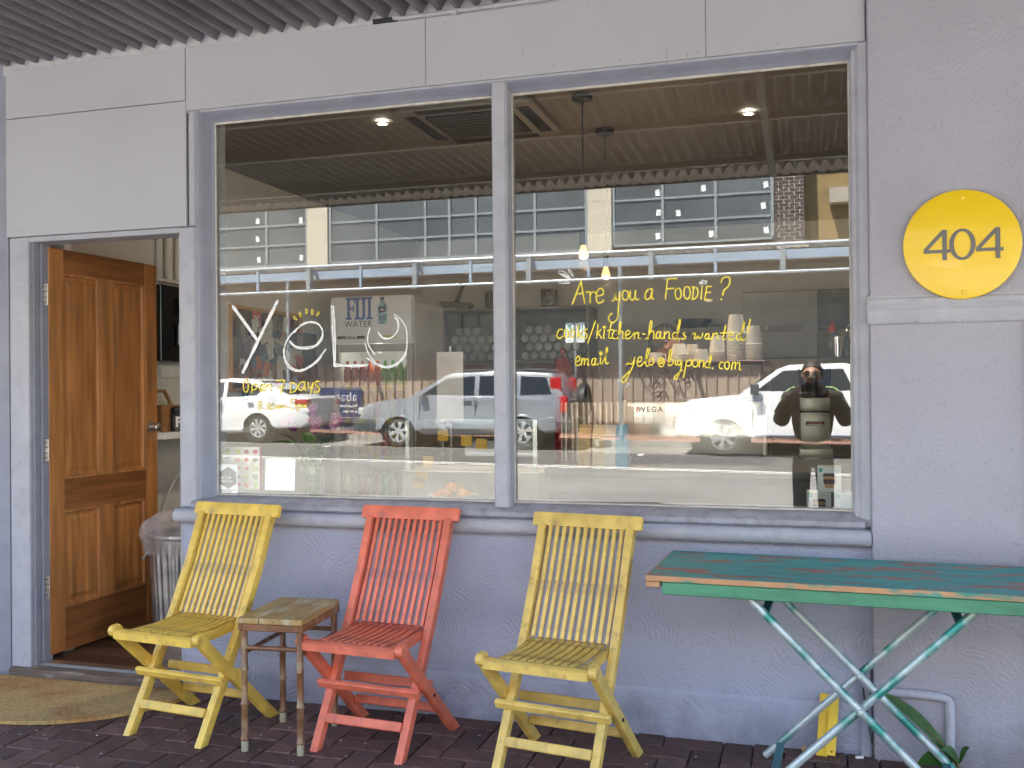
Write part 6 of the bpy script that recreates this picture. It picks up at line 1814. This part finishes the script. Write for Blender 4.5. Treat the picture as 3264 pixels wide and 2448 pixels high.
# white utility with a tall bonnet
b = [(.04, .48), (.0, .72), (.04, .98), (.22, 1.10), (.75, 1.16), (1.20, 1.20), (3.3, 1.20), (5.1, 1.18), (5.14, .60), (5.0, .52)]
b += arch(4.02, .48, .36, rev=True) + [(3.4, .40), (1.5, .40)] + arch(.88, .48, .36, rev=True) + [(.25, .42)]
ute = dict(L=5.14, hw=.92, paint=CARW, body=b, cab=[(1.05, 1.14), (1.30, 1.24), (1.88, 1.68), (2.1, 1.76), (3.1, 1.78), (3.42, 1.70), (3.52, 1.14)],
    glass=[("side_window", [(1.50, 1.27), (1.98, 1.64), (2.42, 1.67), (2.42, 1.25)]), ("side_window", [(2.52, 1.25), (2.52, 1.67), (3.08, 1.67), (3.26, 1.27)])],
    screens=[("windscreen", (1.33, 1.29), (1.84, 1.68), .68, CGL)],
    wheels=(.88, 4.02), r=.38, spokes=6,
    boxes=[("headlamp", (.06, .52, .84), (.34, .84, 1.02), LAMPC), ("mirror", (1.40, .88, 1.20), (1.55, 1.10, 1.40), PLAS), ("door_handle", (2.24, .86, 1.06), (2.42, .92, 1.10), PLAS), ("sill_step", (1.45, .86, .38), (3.45, .98, .44), CHROME),
           ("bumper", (-.04, .02, .46), (.14, .86, .72), CARW), ("door_gap", (2.47, .885, .50), (2.478, .915, 1.18), BLACKM), ("door_gap", (1.42, .893, .50), (1.428, .925, 1.18), BLACKM)])
s3 = car("utility_car", "white utility with tall bonnet and dark mirrors parked at the right", -2.36, CY + .16, ute)
s3.location.z = zr(.2, CY) + .0

# ------------------------------------------------------------------ people
SKIN = mat("skin", (.42, .215, .145), .5, var=.06, scale=8)
HAIR = mat("dark_hair", (.016, .012, .010), .55, var=.3, scale=40, bump=.5, bscale=70)
JACK = mat("black_jacket", (.018, .018, .020), .7, var=.15)
JEAN = mat("dark_jeans", (.022, .027, .045), .8, var=.2)
def skin_mesh(name, joints, edges, m, parent, root=0, sub=2, smooth=True):
    """A limb-and-trunk figure grown from a skeleton with one radius per joint."""
    me = bpy.data.meshes.new(name)
    me.from_pydata([j[0] for j in joints], edges, [])
    o = bpy.data.objects.new(name, me)
    COL.objects.link(o)
    md = o.modifiers.new("skin", 'SKIN')
    md.use_smooth_shade = True
    sv = me.skin_vertices[0].data
    for k, j in enumerate(joints):
        r = j[1]
        sv[k].radius = r if isinstance(r, tuple) else (r, r)
        sv[k].use_root = k == root
    o.modifiers.new("sub", 'SUBSURF').levels = sub
    o.modifiers["sub"].render_levels = sub
    dg = bpy.context.evaluated_depsgraph_get()
    me2 = bpy.data.meshes.new_from_object(o.evaluated_get(dg))
    me2.materials.clear()
    me2.materials.append(m)
    bpy.data.objects.remove(o)
    me2.polygons.foreach_set("use_smooth", [True] * len(me2.polygons))
    return link(name, me2, parent)
def head(parent, c, yaw_, tilt, hair_m, beard=False, glasses=False):
    """Head with brow, nose, mouth, ears; face towards local +y."""
    mb = MB()
    n, mrows = 40, 30
    def f(u, v):
        th, ph = 2 * PI * u, PI * v
        x = math.sin(ph) * math.cos(th); y = math.sin(ph) * math.sin(th); z = math.cos(ph)
        p = Vector((x * .076, y * .096, z * .118))
        if z < 0:
            k = 1 - .30 * (-z) ** 1.5
            p.x *= k
            if y > 0: p.y *= 1 - .12 * (-z)
            else: p.y *= 1 - .34 * (-z)
        fr_ = max(0, y)
        g = lambda px, pz, sx, sz: math.exp(-((p.x - px) / sx) ** 2 - ((p.z - pz) / sz) ** 2) * (1 if y > 0 else 0)
        p.y += .026 * g(0, -.018, .013, .022) + .012 * g(0, .004, .010, .02)            # nose
        p.y += .008 * g(0, .030, .045, .012)                                             # brow
        p.y -= .010 * (g(.030, .010, .016, .012) + g(-.030, .010, .016, .012))           # eye sockets
        p.y += .006 * g(0, -.056, .022, .008) + .008 * g(0, -.090, .022, .016)           # lips, chin
        return p
    mb.grid(f, n, mrows)
    bmesh.ops.remove_doubles(mb.b, verts=mb.b.verts, dist=1e-5)
    h = mb.build("head", SKIN, parent, 80)
    h.location = c
    h.rotation_euler = (tilt, 0, yaw_)
    for sx in (-1, 1):
        MB().lathe([(.001, -.008), (.018, -.006), (.022, .0), (.018, .006), (.010, .003), (.001, .002)], 16, (0, 0, 0), 'x').xf(Matrix.Translation((sx * .077, -.008, -.004)) @ Matrix.Scale(1.5, 4, (0, 0, 1))).build("ear", SKIN, h, 60)
        mb = MB(); mb.lathe([(.001, -.010), (.008, -.008), (.0115, 0), (.008, .008), (.001, .010)], 14, (sx * .030, .082, .010), 'y')
        mb.build("eye", mat("eye_white", (.5, .48, .45), .2), h, 60)
        MB().lathe([(.001, .0), (.0055, .001), (.0055, .003), (.001, .0035)], 12, (sx * .030, .0915, .010), 'y').build("iris", BLACKG, h, 60)
    MB().bar((-.022, .089, -.056), (.022, .089, -.056), .006, .006, bev=.002).build("mouth", mat("lips", (.30, .11, .09), .5), h)
    mb = MB()
    def hf(u, v):
        th = 2 * PI * u
        sn = math.sin(th)
        ph = PI * v * (.49 + .14 * max(0, -sn) - .17 * max(0, sn) ** .8)
        x = math.sin(ph) * math.cos(th); y = math.sin(ph) * sn; z = math.cos(ph)
        w = 1 + .025 * math.sin(9 * th + 3 * ph) + .02 * math.sin(17 * th)
        return Vector((x * .084 * w, y * .102 * w - .003, z * .130 * w))
    mb.grid(hf, 40, 18)
    bmesh.ops.remove_doubles(mb.b, verts=mb.b.verts, dist=1e-5)
    mb.build("hair", hair_m, h, 80)
    if beard:
        mb = MB()
        def bf(u, v):
            th = PI * (.05 + .90 * u); zz = -.062 - .046 * v
            k = 1 - .30 * (min(1, -zz / .118)) ** 1.5
            r = math.sqrt(max(.02, 1 - (zz / .122) ** 2))
            return Vector((.0785 * k * r * math.cos(th), .099 * r * (1 - .12 * (-zz / .118)) * math.sin(th) + .004 + .008 * math.exp(-((.0785 * math.cos(th)) / .022) ** 2 - ((zz + .09) / .016) ** 2), zz))
        mb.grid(bf, 24, 8)
        mb.build("beard", mat("stubble", (.085, .048, .034), .8), h, 80)
    if glasses:
        for sx in (-1, 1):
            MB().lathe([(.021, -.001), (.024, -.001), (.024, .002), (.021, .002)], 20, (sx * .031, .099, .010), 'y', cap=False).build("glasses_rim", BLACKM, h)
            MB().lathe([(.001, 0), (.0205, 0), (.0205, .001), (.001, .001)], 20, (sx * .031, .099, .010), 'y').build("lens", mat("tinted_lens", (.03, .03, .035), .08), h)
            MB().bar((sx * .055, .098, .014), (sx * .080, .0, .010), .004, .004).build("glasses_arm", BLACKM, h)
        MB().bar((-.010, .102, .014), (.010, .102, .014), .004, .004).build("glasses_bridge", BLACKM, h)
    return h
def hand(parent, wrist, palm_end, fingers, thumb):
    """Palm and five separate fingers grown as chains rooted in the palm."""
    J = [(wrist, .021), (tuple((Vector(wrist) + Vector(palm_end)) / 2), (.034, .018)), (palm_end, (.038, .016))]
    E = [(0, 1), (1, 2)]
    o = skin_mesh("hand", J, E, SKIN, parent, 1, 2)
    for ch in list(fingers) + [thumb]:
        JJ = [(tuple(p), .0098 - .0011 * k) for k, p in enumerate(ch)]
        skin_mesh("finger", JJ, [(k, k + 1) for k in range(len(JJ) - 1)], SKIN, o, 0, 2)
    return o
gzp = zr(.07, -4.35)
ph_ = thing("person", "man in black striped jacket and dark glasses, reflected in the window while taking the photograph", "person", (.07, -4.32, 0))
J = [((0, 0, .93), (.15, .105)), ((0, .0, 1.08), (.175, .12)), ((0, -.01, 1.22), (.205, .13)), ((0, -.02, 1.335), (.13, .09)), ((0, -.005, 1.40), (.056, .056)),
     ((-.185, -.02, 1.305), .080), ((-.262, .03, 1.10), .072), ((-.19, .20, 1.31), .037),
     ((.185, -.02, 1.305), .080), ((.275, .03, 1.10), .072), ((.19, .20, 1.31), .037)]
skin_mesh("jacket", J, [(0, 1), (1, 2), (2, 3), (3, 4), (3, 5), (5, 6), (6, 7), (3, 8), (8, 9), (9, 10)], JACK, ph_, 0)
g0 = gzp
J = [((0, 0, .90), (.145, .10)), ((-.09, 0, .78), .088), ((-.10, .01, g0 + .50), .062), ((-.105, -.01, g0 + .10), .045), ((.09, 0, .78), .088), ((.10, .02, g0 + .50), .062), ((.11, 0, g0 + .10), .045)]
skin_mesh("trousers", J, [(0, 1), (1, 2), (2, 3), (0, 4), (4, 5), (5, 6)], JEAN, ph_, 0)
for sx in (-1, 1):
    MB().prism([(-.09, 0), (.17, 0), (.18, .03), (.12, .06), (.03, .10), (-.08, .10), (-.10, .04)], -.042, .042, 'x', .012, 2).xf(Matrix.Translation((sx * .107, 0, g0 + .002))).build("shoe", BLACKM, ph_, 40)
    for k in range(3):
        dx = -.02 + .02 * k
        mb = MB().sweep(smooth_path([(sx * .10 , -.02 + dx, 1.40), (sx * .18, -.02 + dx, 1.388), (sx * .245, dx, 1.30), (sx * .30, .02 + dx, 1.20)], 4), .0075, 6)
        mb.build("sleeve_stripe", mat("lime_stripe", (.35, .55, .22), .6), ph_, 60)
skin_mesh("neck", [((0, -.005, 1.38), .052), ((0, .01, 1.44), .050)], [(0, 1)], SKIN, ph_, 0, 2)
head(ph_, (0, .02, 1.505), .10, -.05, HAIR, True, True)
# phone lies across, lens at the camera's own place; hands grip its two ends
phn = thing("phone", "dark phone held sideways in front of the photographer's mouth", "phone", (.052, -3.984, 1.392))
MB().box((-.066, -.0105, -.032), (.066, .0, .032), .004, 2).build("phone_body", BLACKG, phn, 40)
MB().box((-.060, .0002, -.027), (.040, .0014, .027), .0005).build("phone_back", mat("phone_back_green", (.02, .05, .025), .3), phn)
bx, by, bz = .07, -4.32, 0
def W2(p): return (p[0] - bx, p[1] - by, p[2])
for s, cx in ((-1, -.016), (1, .120)):
    wr = (cx + s * .085, -4.105, 1.325)
    pe = (cx + s * .048, -4.045, 1.365)
    fs = []
    for k in range(4):
        z = 1.412 - .017 * k
        base = (cx + s * .045, -4.05 + .002 * k, 1.383 - .011 * k)
        l = (.0, .006, .003, -.008)[k]
        fs.append([W2(base), W2((cx + s * .034, -4.012, z)), W2((cx + s * .020, -3.966, z + .001)), W2((cx - s * (.010 + l) , -3.9725, z + .002))])
    if s < 0:
        for f_ in fs:   # keep fingers clear of the lens at the upper corner
            for k in (2, 3):
                f_[k] = (f_[k][0] - .022, f_[k][1], f_[k][2] - .012)
    th = [W2((cx + s * .060, -4.07, 1.350)), W2((cx + s * .050, -4.035, 1.352)), W2((cx + s * .022, -4.006, 1.366)), W2((cx - s * .006, -4.004, 1.378))]
    hand(ph_, W2(wr), W2(pe), fs, th)
# barista behind the machine
brs = thing("person", "dark haired man working behind the coffee machine, head turned to the right", "person", (-.845, 2.22, .052))
J = [((0, 0, .92), (.15, .11)), ((0, 0, 1.10), (.15, .10)), ((0, 0, 1.26), (.18, .11)), ((0, 0, 1.41), (.13, .09)), ((.005, .0, 1.49), .06),
     ((-.19, 0, 1.38), .065), ((-.24, -.03, 1.12), .048), ((-.12, -.22, 1.02), .036), ((.19, 0, 1.38), .065), ((.26, -.05, 1.12), .048), ((.18, -.26, 1.04), .036)]
skin_mesh("shirt", J, [(0, 1), (1, 2), (2, 3), (3, 4), (3, 5), (5, 6), (6, 7), (3, 8), (8, 9), (9, 10)], mat("maroon_shirt", (.10, .03, .03), .8), brs, 0)
J = [((0, 0, .90), (.15, .11)), ((-.09, 0, .76), .088), ((-.10, 0, .46), .062), ((-.10, 0, .07), .046), ((.09, 0, .76), .088), ((.10, 0, .46), .062), ((.10, 0, .07), .046)]
skin_mesh("trousers", J, [(0, 1), (1, 2), (2, 3), (0, 4), (4, 5), (5, 6)], JEAN, brs, 0)
for sx in (-1, 1):
    MB().prism([(-.16, 0), (.09, 0), (.09, .05), (.06, .10), (-.03, .10), (-.15, .04)], -.042, .042, 'x', .012, 2).xf(Matrix.Translation((sx * .10, 0, .005))).build("shoe", BLACKM, brs, 40)
skin_mesh("neck", [((.005, 0, 1.46), .055), ((.01, 0, 1.56), .053)], [(0, 1)], SKIN, brs, 0, 2)
head(brs, (.01, .0, 1.63), math.radians(-70), .06, HAIR)
for s in (-1, 1):
    wx, wy, wz = (-.12, -.22, 1.02) if s < 0 else (.18, -.26, 1.04)
    pe = (wx + .01, wy - .075, wz - .01)
    fs = [[(wx - .02 + .014 * k, wy - .075, wz - .008), (wx - .024 + .016 * k, wy - .105 - .004 * (k in (1, 2)), wz - .014), (wx - .024 + .016 * k, wy - .130 - .006 * (k in (1, 2)), wz - .03)] for k in range(4)]
    th = [(wx - s * .02, wy - .03, wz), (wx - s * .042, wy - .055, wz - .01), (wx - s * .045, wy - .085, wz - .02)]
    hand(brs, (wx, wy, wz), pe, fs, th)
